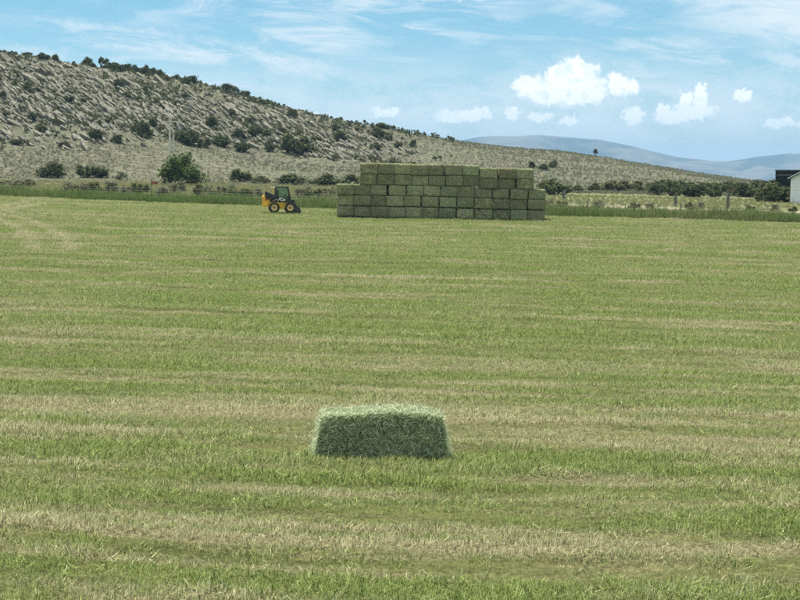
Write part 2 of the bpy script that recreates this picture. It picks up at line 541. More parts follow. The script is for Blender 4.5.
def glass_mat():
    m, t, out = new_mat('cab_glass')
    tr = t.new('ShaderNodeBsdfTransparent'); tr.inputs[0].default_value = (0.74, 0.84, 0.86, 1)
    gl = t.new('ShaderNodeBsdfGlossy'); gl.inputs[0].default_value = (1, 1, 1, 1); gl.inputs['Roughness'].default_value = 0.03
    fr = t.new('ShaderNodeFresnel'); fr.inputs[0].default_value = 1.5
    mx = t.new('ShaderNodeMixShader')
    t.l.new(fr.outputs[0], mx.inputs[0])
    t.l.new(tr.outputs[0], mx.inputs[1]); t.l.new(gl.outputs[0], mx.inputs[2])
    t.l.new(mx.outputs[0], out.inputs[0])
    return m
M['glass'] = glass_mat()

def field_mat():
    m, t, out = new_mat('field_thatch')
    pos = t.new('ShaderNodeNewGeometry').outputs['Position']
    s = t.new('ShaderNodeAttribute', attribute_name='straw').outputs['Fac']
    lush = t.new('ShaderNodeAttribute', attribute_name='lush').outputs['Fac']
    n1 = t.noise(t.vmath('MULTIPLY', pos, (14, 9, 9)), 1.0, 6, 0.7)
    n2 = t.noise(t.vmath('MULTIPLY', pos, (0.5, 1.6, 1)), 1.0, 5, 0.6)
    g = t.mix(t.ramp(n2, 0.35, 0.65), (0.060, 0.070, 0.022, 1), (0.13, 0.138, 0.048, 1))
    g = t.mix(t.math('MULTIPLY', t.ramp(n1, 0.5, 0.72), 0.55), g, (0.30, 0.27, 0.14, 1))
    g = t.mix(t.ramp(n1, 0.46, 0.30), g, (0.05, 0.048, 0.022, 1))
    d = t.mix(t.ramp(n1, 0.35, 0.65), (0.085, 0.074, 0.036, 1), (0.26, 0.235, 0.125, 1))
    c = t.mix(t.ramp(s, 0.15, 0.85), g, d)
    principled(t, out, c, 0.95, 0, 0.05, n1, 0.06, 0.9)
    return m
def ground_mat():
    m, t, out = new_mat('pasture_ground')
    pos = t.new('ShaderNodeNewGeometry').outputs['Position']
    n1 = t.noise(t.vmath('MULTIPLY', pos, (0.06, 0.12, 0.1)), 1.0, 5, 0.6)
    n2 = t.noise(t.vmath('MULTIPLY', pos, (1.2, 1.2, 1.2)), 1.0, 5, 0.65)
    c = t.mix(t.ramp(n1, 0.40, 0.62), (0.125, 0.145, 0.055, 1), (0.19, 0.18, 0.10, 1))
    c = t.mix(t.math('MULTIPLY', t.ramp(n2, 0.5, 0.7), 0.6), c, (0.11, 0.125, 0.06, 1))
    principled(t, out, c, 0.95, 0, 0.05, n2, 0.1, 0.6)
    return m
def hill_mat():
    m, t, out = new_mat('hill_soil')
    pos = t.new('ShaderNodeNewGeometry').outputs['Position']
    rk = t.new('ShaderNodeAttribute', attribute_name='rock').outputs['Fac']
    n1 = t.noise(t.vmath('MULTIPLY', pos, (0.05, 0.05, 0.09)), 1.0, 5, 0.6)
    n2 = t.noise(t.vmath('MULTIPLY', pos, (0.55, 0.8, 1.2)), 1.0, 6, 0.68)
    n3 = t.noise(t.vmath('MULTIPLY', pos, (1.6, 1.6, 2.2)), 1.0, 5, 0.7)
    soil = t.mix(t.ramp(n1, 0.38, 0.64), (0.135, 0.138, 0.085, 1), (0.122, 0.110, 0.074, 1))
    n4 = t.noise(t.vmath('MULTIPLY', pos, (0.28, 0.75, 1.0)), 1.0, 6, 0.72)
    soil = t.mix(t.math('MULTIPLY', t.ramp(n2, 0.46, 0.60), 0.75), soil, (0.088, 0.10, 0.055, 1))
    soil = t.mix(t.math('MULTIPLY', t.ramp(n4, 0.50, 0.62), 0.7), soil, (0.27, 0.25, 0.175, 1))
    soil = t.mix(t.math('MULTIPLY', t.ramp(n3, 0.56, 0.68), 0.6), soil, (0.24, 0.225, 0.155, 1))
    rock = t.mix(t.ramp(n2, 0.36, 0.62), (0.235, 0.22, 0.165, 1), (0.125, 0.125, 0.085, 1))
    rock = t.mix(t.math('MULTIPLY', t.ramp(n3, 0.50, 0.64), 0.8), rock, (0.06, 0.068, 0.038, 1))
    c = t.mix(rk, soil, rock)
    principled(t, out, c, 0.95, 0, 0.08, t.math('ADD', n2, n3), 0.5, 0.8)
    return m
def rock_mat():
    m, t, out = new_mat('sandstone')
    pos = t.new('ShaderNodeNewGeometry').outputs['Position']
    oi = t.new('ShaderNodeObjectInfo').outputs['Random']
    n2 = t.noise(t.vmath('MULTIPLY', pos, (0.9, 0.9, 1.6)), 1.0, 6, 0.68)
    c = t.mix(t.ramp(n2, 0.38, 0.66), (0.31, 0.292, 0.228, 1), (0.165, 0.157, 0.118, 1))
    c = t.mix(t.math('MULTIPLY', oi, 0.45), c, (0.19, 0.18, 0.13, 1))
    principled(t, out, c, 0.95, 0, 0.08, n2, 0.3, 0.7)
    return m
def mount_mat():
    m, t, out = new_mat('far_mountain')
    pos = t.new('ShaderNodeNewGeometry').outputs['Position']
    n = t.noise(t.vmath('MULTIPLY', pos, (0.0022, 0.0022, 0.006)), 1.0, 6, 0.62)
    c = t.mix(t.ramp(n, 0.40, 0.60), (0.03, 0.045, 0.035, 1), (0.15, 0.13, 0.10, 1))
    principled(t, out, c, 0.95, 0, 0.05)
    return m
def road_mat():
    m, t, out = new_mat('dirt_road')
    pos = t.new('ShaderNodeNewGeometry').outputs['Position']
    n = t.noise(t.vmath('MULTIPLY', pos, (0.8, 0.8, 0.8)), 1.0, 6, 0.65)
    c = t.mix(t.ramp(n, 0.35, 0.65), (0.36, 0.31, 0.225, 1), (0.27, 0.24, 0.175, 1))
    principled(t, out, c, 0.95, 0, 0.05, n, 0.05, 0.5)
    return m
M['field'] = field_mat(); M['ground'] = ground_mat(); M['hill'] = hill_mat(); M['rock'] = rock_mat()
M['mount'] = mount_mat(); M['road'] = road_mat()

# ------------------------------------------------------------------ ground sheet to the horizon
def build_ground():
    na = 288
    rad = np.concatenate([np.linspace(0.5, 60, 24), np.linspace(66, 420, 110), np.geomspace(440, 14000, 60)])
    ang = np.linspace(0, 2 * np.pi, na + 1)
    rr, aa = np.meshgrid(rad, ang, indexing='ij')
    x = rr * np.sin(aa); y = 40 + rr * np.cos(aa)
    z = base_z(x, y)
    z = z - 0.35 * sstep(6, 0.5, y - field_edge(x))         # lies well below the field sheet
    z = z - 1.2 * sstep(250, 262, y) * sstep(600, 560, y) * sstep(420, 380, np.abs(x))  # and below the hill
    me = mesh_np('ground', np.stack([x, y, z], 2), grid_faces(len(rad), na + 1), M['ground'], True)
    tag(link('ground', me), kind='structure')
build_ground()

# ------------------------------------------------------------------ the mown field
KROW = 0.07
def seg_dist(x, y, pts):
    d = np.full(np.shape(x), 1e9)
    for (ax, ay), (bx_, by) in zip(pts[:-1], pts[1:]):
        t = np.clip(((x - ax) * (bx_ - ax) + (y - ay) * (by - ay)) / ((bx_ - ax) ** 2 + (by - ay) ** 2), 0, 1)
        d = np.minimum(d, np.hypot(x - ax - t * (bx_ - ax), y - ay - t * (by - ay)))
    return d
# wheel tracks that swing in from the lane, and one strip the mower missed
_TRACKS = [[hit(a, b).to_tuple()[:2] for a, b in tr] for tr in (((60, 197), (38, 201), (10, 207), (-40, 216)), ((-20, 214), (14, 220), (36, 230), (48, 239), (52, 250)))]
_MISSED = [hit(398, 267.5).to_tuple()[:2], hit(575, 271.5).to_tuple()[:2]]
def row_attrs(x, y):
    r = y + KROW * x
    wob_ = (fbm(x * 0.10, r * 0.10, 41, 3) - 0.5) * 1.6
    q = r + wob_
    along = fbm(x * 0.22, r * 0.9, 43, 3)
    s = np.zeros_like(q)
    ph = (q - 22.4 + 3.65) / 7.3
    d0 = (ph - np.floor(ph) - 0.5) * 7.3                       # distance to the raked row
    kid = np.floor(ph)
    amp = 0.35 + 0.75 * vnoise(kid * 3.7, kid * 1.3 + 0.5, 47)
    wid = 0.14 + 0.26 * vnoise(kid * 2.9 + 0.3, kid * 5.1, 49)
    brk = sstep(0.36, 0.66, fbm(x * 0.35 + kid * 9.1, r * 1.6, 51, 4))
    s += amp * np.exp(-(d0 / wid) ** 2) * (0.30 + 0.85 * brk)
    s += 0.22 * np.exp(-((d0 + 1.5) / 0.5) ** 2) * sstep(0.35, 0.65, along)
    s += 0.38 * np.exp(-((np.abs(d0) - 3.0) / 0.28) ** 2) * sstep(0.42, 0.62, fbm(x * 0.15, r * 1.4, 53, 3))
    streak = fbm(x * 0.09, q * 1.25, 59, 4)
    s += 0.34 * sstep(0.52, 0.76, streak)
    s += 0.35 * sstep(0.56, 0.74, fbm(x * 0.30, q * 2.6, 55, 3))
    patch = fbm(x * 0.055, y * 0.055, 61, 3)
    s += 0.10 * sstep(0.45, 0.7, patch)
    s += 0.05
    lush = sstep(0.42, 0.66, fbm(x * 0.12, q * 0.75, 67, 3)) * (1 - np.clip(s, 0, 1))
    s -= 0.10 * lush
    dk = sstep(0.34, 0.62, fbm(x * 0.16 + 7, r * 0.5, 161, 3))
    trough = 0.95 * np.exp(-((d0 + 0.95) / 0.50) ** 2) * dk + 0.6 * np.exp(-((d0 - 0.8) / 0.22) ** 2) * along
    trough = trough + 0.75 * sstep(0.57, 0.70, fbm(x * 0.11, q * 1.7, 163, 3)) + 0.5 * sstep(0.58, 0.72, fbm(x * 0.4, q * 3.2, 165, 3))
    ln = (q + 0.25 * np.sin(x * 0.05)) / 1.22
    lid = np.floor(ln)
    lf = ln - lid - 0.5
    la = vnoise(lid * 1.7 + 0.4, lid * 0.9, 167) * sstep(0.30, 0.60, fbm(x * 0.035 + lid * 3.3, lid * 0.7, 169, 3))
    far = sstep(24, 40, y)
    s = s + 0.50 * far * la * np.exp(-((lf - 0.12) / 0.10) ** 2)
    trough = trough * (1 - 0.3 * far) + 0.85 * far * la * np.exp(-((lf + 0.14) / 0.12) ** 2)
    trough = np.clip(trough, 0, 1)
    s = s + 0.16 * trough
    for tr in _TRACKS:
        d = seg_dist(x, y, tr)
        s = s + 0.6 * np.exp(-((d - 0.9) / 0.35) ** 2)
    miss = np.exp(-(seg_dist(x, y, _MISSED) / 0.35) ** 2)
    s = s - 0.5 * miss
    lush = np.clip(lush + 1.6 * miss, 0, 2.5)
    brown = sstep(0.50, 0.66, fbm(x * 0.10 + 4, q * 0.55, 151, 3)) * sstep(60, 24, y)
    s = s + 0.24 * brown
    return np.clip(s, 0, 1), lush, trough, d0
def field_grid(nu, nv, u0=-0.44, u1=0.44, y0=7.5):
    u = np.linspace(u0, u1, nu)
    v = np.linspace(0, 1, nv)
    vv, uu = np.meshgrid(v, u, indexing='ij')
    ye = np.full_like(uu, 130.0)
    for _ in range(25):
        ye = 0.5 * ye + 0.5 * field_edge(uu * (ye + 8))
    y = y0 * (ye / y0) ** vv
    x = uu * (y + 8)
    return x, y
def build_field():
    nu, nv = 170, 720
    x, y = field_grid(nu, nv)
    s, lush, trough, d0 = row_attrs(x, y)
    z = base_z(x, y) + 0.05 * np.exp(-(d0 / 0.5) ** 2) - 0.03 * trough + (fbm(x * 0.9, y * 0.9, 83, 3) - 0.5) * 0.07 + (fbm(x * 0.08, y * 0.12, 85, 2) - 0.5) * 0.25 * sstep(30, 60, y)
    me = mesh_np('field', np.stack([x, y, z], 2), grid_faces(nv, nu), M['field'], True)
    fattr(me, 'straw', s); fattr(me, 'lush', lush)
    tag(link('field', me), kind='structure')
    return np.stack([x, y, z], 2), grid_faces(nv, nu), s, lush, trough, y, x
fv, ff, fs, fl, ftr, fy, fx = build_field()

# ------------------------------------------------------------------ scattering of small plants (grass, low brush)
def hidden_collection(name):
    return bpy.data.collections.new(name)          # never linked to the scene: only a source for scattering
def blades(n, rad, h, wdt, lean, bend, seed, flat=0.0, zoff=0.0):
    """n grass blades -> verts, tri faces (each blade one island of 3 triangles)"""
    rg = np.random.default_rng(seed)
    a = rg.uniform(0, 2 * np.pi, n); rr = rad * np.sqrt(rg.uniform(0, 1, n))
    bxp = np.stack([rr * np.cos(a), rr * np.sin(a), np.full(n, -0.01)], 1)
    hh = h * rg.uniform(0.45, 1.15, n)
    d = rg.uniform(0, 2 * np.pi, n)
    ln = lean * rg.uniform(0.1, 1.0, n)
    isf = rg.uniform(0, 1, n) < flat
    ln = np.where(isf, rg.uniform(1.2, 1.52, n), ln)
    hh = np.where(isf, hh * 1.6, hh)
    bxp[:, 2] += np.where(isf, rg.uniform(0.0, 0.035, n) + zoff, 0)
    dirv = np.stack([np.cos(d) * np.sin(ln), np.sin(d) * np.sin(ln), np.cos(ln)], 1)
    ln2 = ln + bend * rg.uniform(0.2, 1.0, n) * np.where(isf, 0.1, 1)
    dir2 = np.stack([np.cos(d) * np.sin(ln2), np.sin(d) * np.sin(ln2), np.cos(ln2)], 1)
    s = d + np.pi / 2 + rg.uniform(-.9, .9, n)
    side = np.stack([np.cos(s), np.sin(s), np.zeros(n)], 1) * (wdt * rg.uniform(0.6, 1.2, n))[:, None] * 0.5
    mid = bxp + dirv * (hh * 0.55)[:, None]
    tip = mid + dir2 * (hh * 0.5)[:, None]
    V = np.stack([bxp - side, bxp + side, mid + side * 0.8, mid - side * 0.8, tip], 1).reshape(-1, 3)
    k = np.arange(n)[:, None] * 5
    Fc = np.concatenate([k + [0, 1, 2], k + [0, 2, 3], k + [3, 2, 4]], 0)
    return V, Fc
def tuft_set(name, mat, specs):
    c = hidden_collection(name)
    for i, sp in enumerate(specs):
        V, Fc = blades(**sp)
        c.objects.link(bpy.data.objects.new(name, mesh_np(name, V, Fc, mat)))
    return c
def scatter(name, me, coll, dens='dens', size='size', tilt=0.12, smin=0.7, smax=1.3, seed=1, label=None):
    ng = bpy.data.node_groups.new(name, 'GeometryNodeTree')
    ng.interface.new_socket('Geometry', in_out='INPUT', socket_type='NodeSocketGeometry')
    ng.interface.new_socket('Geometry', in_out='OUTPUT', socket_type='NodeSocketGeometry')
    N, L = ng.nodes, ng.links
    gi = N.new('NodeGroupInput'); go = N.new('NodeGroupOutput')
    dp = N.new('GeometryNodeDistributePointsOnFaces'); dp.distribute_method = 'RANDOM'
    dp.inputs['Seed'].default_value = seed
    na = N.new('GeometryNodeInputNamedAttribute'); na.data_type = 'FLOAT'; na.inputs['Name'].default_value = dens
    ns = N.new('GeometryNodeInputNamedAttribute'); ns.data_type = 'FLOAT'; ns.inputs['Name'].default_value = size
    ci = N.new('GeometryNodeCollectionInfo'); ci.inputs['Collection'].default_value = coll
    ci.inputs['Separate Children'].default_value = True; ci.inputs['Reset Children'].default_value = True
    ip = N.new('GeometryNodeInstanceOnPoints'); ip.inputs['Pick Instance'].default_value = True
    rv = N.new('FunctionNodeRandomValue'); rv.data_type = 'FLOAT_VECTOR'
    rv.inputs[0].default_value = (-tilt, -tilt, 0); rv.inputs[1].default_value = (tilt, tilt, 6.2832)
    rs = N.new('FunctionNodeRandomValue'); rs.data_type = 'FLOAT'
    rs.inputs[2].default_value = smin; rs.inputs[3].default_value = smax
    rs.inputs['Seed'].default_value = 5
    mm = N.new('ShaderNodeMath'); mm.operation = 'MULTIPLY'
    L.new(gi.outputs[0], dp.inputs['Mesh'])
    L.new(na.outputs[0], dp.inputs['Density'])
    L.new(dp.outputs['Points'], ip.inputs['Points'])
    L.new(ci.outputs[0], ip.inputs['Instance'])
    L.new(rv.outputs[0], ip.inputs['Rotation'])
    L.new(rs.outputs[1], mm.inputs[0]); L.new(ns.outputs[0], mm.inputs[1])
    L.new(mm.outputs[0], ip.inputs['Scale'])
    L.new(ip.outputs[0], go.inputs[0])
    o = link(name, me)
    md = o.modifiers.new('scatter', 'NODES'); md.node_group = ng
    tag(o, label, None, None, 'stuff')
    return o

def build_stubble():
    green = tuft_set('grass_tuft', M['grass'], [
        dict(n=30, rad=0.15, h=h_, wdt=w_, lean=l_, bend=b_, seed=i, flat=f_) for i, (h_, w_, l_, b_, f_) in enumerate([
            (0.095, 0.0085, 0.45, 0.5, 0.06), (0.115, 0.0075, 0.55, 0.7, 0.05), (0.080, 0.0085, 0.35, 0.4, 0.12),
            (0.105, 0.008, 0.75, 0.6, 0.20), (0.090, 0.008, 0.60, 0.5, 0.10), (0.125, 0.007, 0.40, 0.9, 0.08),
            (0.070, 0.009, 0.90, 0.5, 0.35), (0.100, 0.0085, 0.55, 0.5, 0.15)])])
    # density follows distance: near tufts dense and small, far ones sparser and broader
    y = fy; s = fs
    dens = np.interp(y, [7.5, 16, 18, 30, 45, 70, 110, 150], [4, 16, 78, 72, 54, 36, 24, 18])
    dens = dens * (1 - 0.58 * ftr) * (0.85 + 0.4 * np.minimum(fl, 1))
    hn = 0.5 * fbm(fx * 0.5, fy * 0.8, 91, 3) + 0.5 * fbm(fx * 1.6, fy * 2.2, 93, 2)
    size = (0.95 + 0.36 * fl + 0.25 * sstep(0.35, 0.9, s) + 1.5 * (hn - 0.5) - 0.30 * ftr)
    size = np.clip(size, 0.35, 2.0) * np.interp(y, [15, 40, 80, 150], [1.0, 0.95, 1.05, 1.25])
    me = mesh_np('stubble', fv, ff)
    fattr(me, 'straw', np.clip(s * 1.15 - 0.12, 0, 1)); fattr(me, 'dens', dens); fattr(me, 'size', size)
    scatter('stubble', me, green, seed=3, tilt=0.16, label='short green and straw coloured stubble covering the mown field')
build_stubble()

# ------------------------------------------------------------------ hill
def build_hill():
    xs = np.concatenate([np.arange(-330, -150, 2.2), np.arange(-150, 40, 0.85), np.arange(40, 330, 2.0)])
    ys = np.concatenate([np.arange(226, 440, 0.95), np.arange(440, 640, 4.0)])
    yy, xx = np.meshgrid(ys, xs, indexing='ij')
    z = ground_z(xx, yy)
    v = (yy - y_toe(xx)) / (y_ridge(xx) - y_toe(xx))
    z = z + 0.02 - 0.8 * sstep(0.02, -0.06, v)
    me = mesh_np('hill', np.stack([xx, yy, z], 2), grid_faces(len(ys), len(xs)), M['hill'], True)
    fattr(me, 'rock', rocky(xx, yy))
    o = link('hill', me)
    tag(o, kind='structure')
    return o
hill = build_hill()

def rock_meshes():
    out = []
    for i in range(9):
        rg = random.Random(100 + i)
        bm = bmesh.new()
        for sx in (-1, -0.35, 0.35, 1):
            for sy in (-1, 1):
                for sz in (-1, 1):
                    k = 0.72 if abs(sx) == 1 else 1.0
                    bm.verts.new((0.5 * sx * rg.uniform(0.8, 1.05), 0.5 * sy * k * rg.uniform(0.6, 1.05), 0.5 * sz * rg.uniform(0.65, 1.05)))
        r = bmesh.ops.convex_hull(bm, input=bm.verts[:])
        bmesh.ops.delete(bm, geom=[v for v in bm.verts if not v.link_faces], context='VERTS')
        out.append(bm_mesh('rock', bm, M['rock']))
    return out
ROCKS = rock_meshes()
def slope_normal(p):
    e = 3.0
    f = lambda a, b: float(base_z(a, b) + hill_h(a, b, False))
    return Vector((f(p.x - e, p.y) - f(p.x + e, p.y), f(p.x, p.y - e) - f(p.x, p.y + e), 2 * e)).normalized()
def build_rocks():
    rg = random.Random(7)
    n = 0; rubble_v = []; rubble_f = []
    tries = 0
    spots = []
    while len(spots) < 2700 and tries < 16000:
        tries += 1
        px = rg.uniform(-110, 430); py = rg.uniform(58, 160)
        u = (px - 400) / F
        # keep clear of the sky and of the sage flats
        cr = np.interp(px, _rid[:, 0], _rid[:, 1])
        if py < cr + 3:
            continue
        p = hit(px, py)
        if float(rocky(p.x, p.y)) * 1.15 < rg.random():
            continue
        spots.append((p, rg.random()))
    spots.sort(key=lambda q: -q[1])
    for i, (p, q) in enumerate(spots):
        nrm = slope_normal(p)
        a = R(rg.gauss(45, 9))
        d = Vector((math.cos(a), -0.35 * math.sin(a), -math.sin(a)))
        nrm = (nrm + Vector((rg.uniform(-.25, .25), -0.75 + rg.uniform(-.3, .3), 0))).normalized()
        d = (d - nrm * d.dot(nrm)).normalized()
        s = nrm.cross(d)
        L = min(4.2, 2.1 * math.exp(rg.gauss(0, 0.36))) * (1.15 if i < 290 else 0.80)
        W = L * rg.uniform(0.18, 0.34); T = rg.uniform(0.6, 1.5)
        mt = Matrix((d, s, nrm)).transposed().to_4x4()
        loc = p + nrm * rg.uniform(-0.1, 0.3) * T
        if i < 290:
            o = link('rock', ROCKS[i % len(ROCKS)], hill)
            o.matrix_local = Matrix.Translation(loc) @ mt @ Matrix.Diagonal((L, W, T, 1))
        else:
            me = ROCKS[i % len(ROCKS)]
            mm = Matrix.Translation(loc) @ mt @ Matrix.Diagonal((L * .8, W * .8, T * .8, 1))
            b0 = len(rubble_v)
            rubble_v += [tuple(mm @ v.co) for v in me.vertices]
            rubble_f += [tuple(b0 + k for k in f.vertices) for f in me.polygons]
    me = bpy.data.meshes.new('rubble')
    me.from_pydata(rubble_v, [], rubble_f); me.materials.append(M['rock'])
    o = link('rubble', me, hill)
    o['kind'] = 'stuff'
build_rocks()

# ------------------------------------------------------------------ far mountains
def build_mountains():
    prof = np.array([(-900, 150), (-300, 146), (200, 150), (380, 147), (470, 138.5), (500, 136), (535, 134.5), (570, 136), (600, 141), (640, 149), (680, 157.5),
                     (710, 161), (735, 160), (760, 156.5), (785, 153.5), (830, 155), (900, 161), (1000, 152), (1300, 148), (1700, 156)], float)
    px = np.linspace(-900, 1700, 420)
    az_ = (px - 400) / F
    top = np.interp(px, prof[:, 0], prof[:, 1]) + (fbm(px * 0.035, px * 0, 5, 4) - 0.5) * 4.0
    t = np.linspace(0, 1, 60)
    tt, aa = np.meshgrid(t, az_, indexing='ij')
    Y = 6800 + 2600 * tt
    Hc = CAM_Z + (HOR - top)[None, :] / F * (6800 + 2600 * 0.75)
    b = -170.0
    sh = np.where(tt < 0.75, sstep(0, 1, tt / 0.75) ** 0.85, 1 - 0.5 * (tt - 0.75) / 0.25)
    x = aa * Y
    rid = 1 - np.abs(2 * fbm(x * 0.0022, Y * 0.0011, 15, 4) - 1)
    z = b + (Hc - b) * sh - (1 - rid) * 130 * np.sin(np.pi * np.clip(tt / 0.75, 0, 1)) 
    me = mesh_np('mountains', np.stack([x, Y, z], 2), grid_faces(60, 420), M['mount'], True)
    tag(link('mountains', me), kind='structure')
build_mountains()

# ------------------------------------------------------------------ dirt road
def build_road():
    pts = [(120, 108), (60, 136.5), (38, 146.5), (23, 151.5), (6, 163), (-15, 188), (-36, 217), (-52, 231), (-80, 243), (-140, 258)]
    P_ = []
    for i in range(len(pts) - 1):
        p0 = Vector(pts[max(i - 1, 0)]); p1 = Vector(pts[i]); p2 = Vector(pts[i + 1]); p3 = Vector(pts[min(i + 2, len(pts) - 1)])
        for k in range(16):
            t = k / 16
            P_.append(0.5 * ((2 * p1) + (p2 - p0) * t + (2 * p0 - 5 * p1 + 4 * p2 - p3) * t * t + (3 * p1 - p0 - 3 * p2 + p3) * t ** 3))
    V = []
    for i, p in enumerate(P_):
        d = (P_[min(i + 1, len(P_) - 1)] - P_[max(i - 1, 0)]).normalized()
        nrm = Vector((-d.y, d.x))
        for s in (-1, -0.5, 0, 0.5, 1):
            q = p + nrm * (2.2 + 0.3 * math.sin(i * 0.7)) * s
            V.append((q.x, q.y, float(base_z(q.x, q.y)) + (0.10 if abs(s) < 1 else 0.0)))
    me = mesh_np('dirt_road', V, grid_faces(len(P_), 5), M['road'], True)
    tag(link('dirt_road', me), kind='structure')
build_road()

# ------------------------------------------------------------------ haze box
def build_haze():
    bm = bmesh.new()
    bx(bm, -15500, 15500, -15500, 15500, -262, 235)
    me = bm_mesh('haze', bm, None)
    m = bpy.data.materials.new('haze'); m.use_nodes = True
    m.node_tree.nodes.clear()
    t = NT(m.node_tree)
    out = t.new('ShaderNodeOutputMaterial')
    pv = t.new('ShaderNodeVolumePrincipled')
    pv.inputs['Color'].default_value = (0.40, 0.66, 0.93, 1)
    pv.inputs['Density'].default_value = 1.1e-4
    pv.inputs['Anisotropy'].default_value = 0.0
    t.l.new(pv.outputs[0], out.inputs['Volume'])
    me.materials.append(m)
    o = link('haze', me)
    tag(o, kind='stuff')
build_haze()

# ------------------------------------------------------------------ hay bales
def rounded_box(sx, sy, sz, nx, ny, nz, rad, amp, seed, groove=0.0):
    """closed bale body with soft corners and an uneven surface; base at z = 0"""
    bm = bmesh.new()
    h = Vector((sx / 2, sy / 2, sz / 2))
    def face(fn, a, b):
        g = [[bm.verts.new(fn(i / a * 2 - 1, j / b * 2 - 1)) for j in range(b + 1)] for i in range(a + 1)]
        for i in range(a):
            for j in range(b):
                bm.faces.new((g[i][j], g[i + 1][j], g[i + 1][j + 1], g[i][j + 1]))
    for s in (-1, 1):
        face(lambda a, b: (s * h.x, a * h.y, b * h.z), ny, nz)
        face(lambda a, b: (a * h.x, s * h.y, b * h.z), nx, nz)
        face(lambda a, b: (a * h.x, b * h.y, s * h.z), nx, ny)
    bmesh.ops.remove_doubles(bm, verts=bm.verts[:], dist=1e-5)
    co = np.array([v.co[:] for v in bm.verts])
    inner = np.clip(co, -(np.array(h) - rad), np.array(h) - rad)
    d = co - inner
    ln = np.linalg.norm(d, axis=1, keepdims=True)
    n = d / np.maximum(ln, 1e-6)
    a = fbm(co[:, 0] * 3.1 + co[:, 2] * 1.7 + seed, co[:, 1] * 3.1 - co[:, 2] * 2.3, seed, 3) - 0.5
    b = fbm(co[:, 0] * 11 + co[:, 2] * 6, co[:, 1] * 11 - co[:, 2] * 9, seed + 5, 2) - 0.5
    new = inner + n * (rad + amp * (1.2 * a + 0.6 * b))[:, None]
    if groove:
        g = np.abs(np.sin(co[:, 0] * 23 + 2 * a)) ** 0.5
        new = new - n * ((1 - g) * groove)[:, None]
    new[:, 2] = np.maximum(new[:, 2] + h.z, 0.0)
    for v, p in zip(bm.verts, new):
        v.co = p
    return bm
def strands(n, sx, sy, sz, lmin, lmax, wdt, seed, faces, out=0.5, droop=0.3):
    """loose stems on the faces of a bale"""
    rg = np.random.default_rng(seed)
    fsel = rg.choice(len(faces), n, p=np.array([f[2] for f in faces]) / sum(f[2] for f in faces))
    ax = np.array([f[0] for f in faces])[fsel]; sg = np.array([f[1] for f in faces])[fsel]
    h = np.array([sx / 2, sy / 2, sz / 2])
    p = rg.uniform(-1, 1, (n, 3)) * h
    nrm = np.zeros((n, 3))
    nrm[np.arange(n), ax] = sg
    p[np.arange(n), ax] = sg * h[ax]
    t = rg.normal(size=(n, 3)); t -= nrm * (t * nrm).sum(1, keepdims=True)
    t /= np.linalg.norm(t, axis=1, keepdims=True)
    ou = np.abs(rg.normal(0, out, n))[:, None]
    d1 = t + nrm * ou; d1 /= np.linalg.norm(d1, axis=1, keepdims=True)
    d2 = d1 + rg.normal(0, 0.45, (n, 3)) + np.array([0, 0, -droop]); d2 /= np.linalg.norm(d2, axis=1, keepdims=True)
    L = rg.uniform(lmin, lmax, n)[:, None]
    p0 = p + nrm * 0.004
    p1 = p0 + d1 * L * 0.55; p2 = p1 + d2 * L * 0.45
    side = np.cross(d1, rg.normal(size=(n, 3))); side /= np.linalg.norm(side, axis=1, keepdims=True)
    side *= (wdt * rg.uniform(0.5, 1.3, n))[:, None] * 0.5
    V = np.stack([p0 - side, p0 + side, p1 + side, p1 - side, p2], 1)
    V[:, :, 2] = np.maximum(V[:, :, 2] + h[2], 0.005)
    k = np.arange(n)[:, None] * 5
    return V.reshape(-1, 3), np.concatenate([k + [0, 1, 2], k + [0, 2, 3], k + [3, 2, 4]], 0)
def twine_loops(xs, sy, sz, r, proud=0.004):
    """strings running lengthwise round the bale (along y)"""
    V = []; Fc = []
    for x in xs:
        a, b = sy / 2 + proud, sz + proud
        loop = [(x, -a + .05, 0.004), (x, -a, 0.05), (x, -a, b - .05), (x, -a + .05, b), (x, a - .05, b), (x, a, b - .05), (x, a, 0.05), (x, a - .05, 0.004)]
        v, f = tube_np(loop, [r] * len(loop), 4)
        b0 = len(V)
        V += v; Fc += [tuple(b0 + q for q in ff_) for ff_ in f]
    return V, Fc
ORD = ['zeroth', 'first', 'second', 'third', 'fourth', 'fifth', 'sixth', 'seventh', 'eighth', 'ninth', 'tenth', 'eleventh', 'twelfth',
       'thirteenth', 'fourteenth', 'fifteenth', 'sixteenth', 'seventeenth', 'eighteenth', 'nineteenth', 'twentieth']
TENS = {20: 'twenty', 30: 'thirty', 40: 'forty', 50: 'fifty', 60: 'sixty', 70: 'seventy', 80: 'eighty'}
TENTH = {30: 'thirtieth', 40: 'fortieth', 50: 'fiftieth', 60: 'sixtieth', 70: 'seventieth', 80: 'eightieth'}
def ordinal(n):
    if n <= 20:
        return ORD[n]
    t = n // 10 * 10
    return TENTH[t] if n == t else TENS[t] + '-' + ORD[n - t]

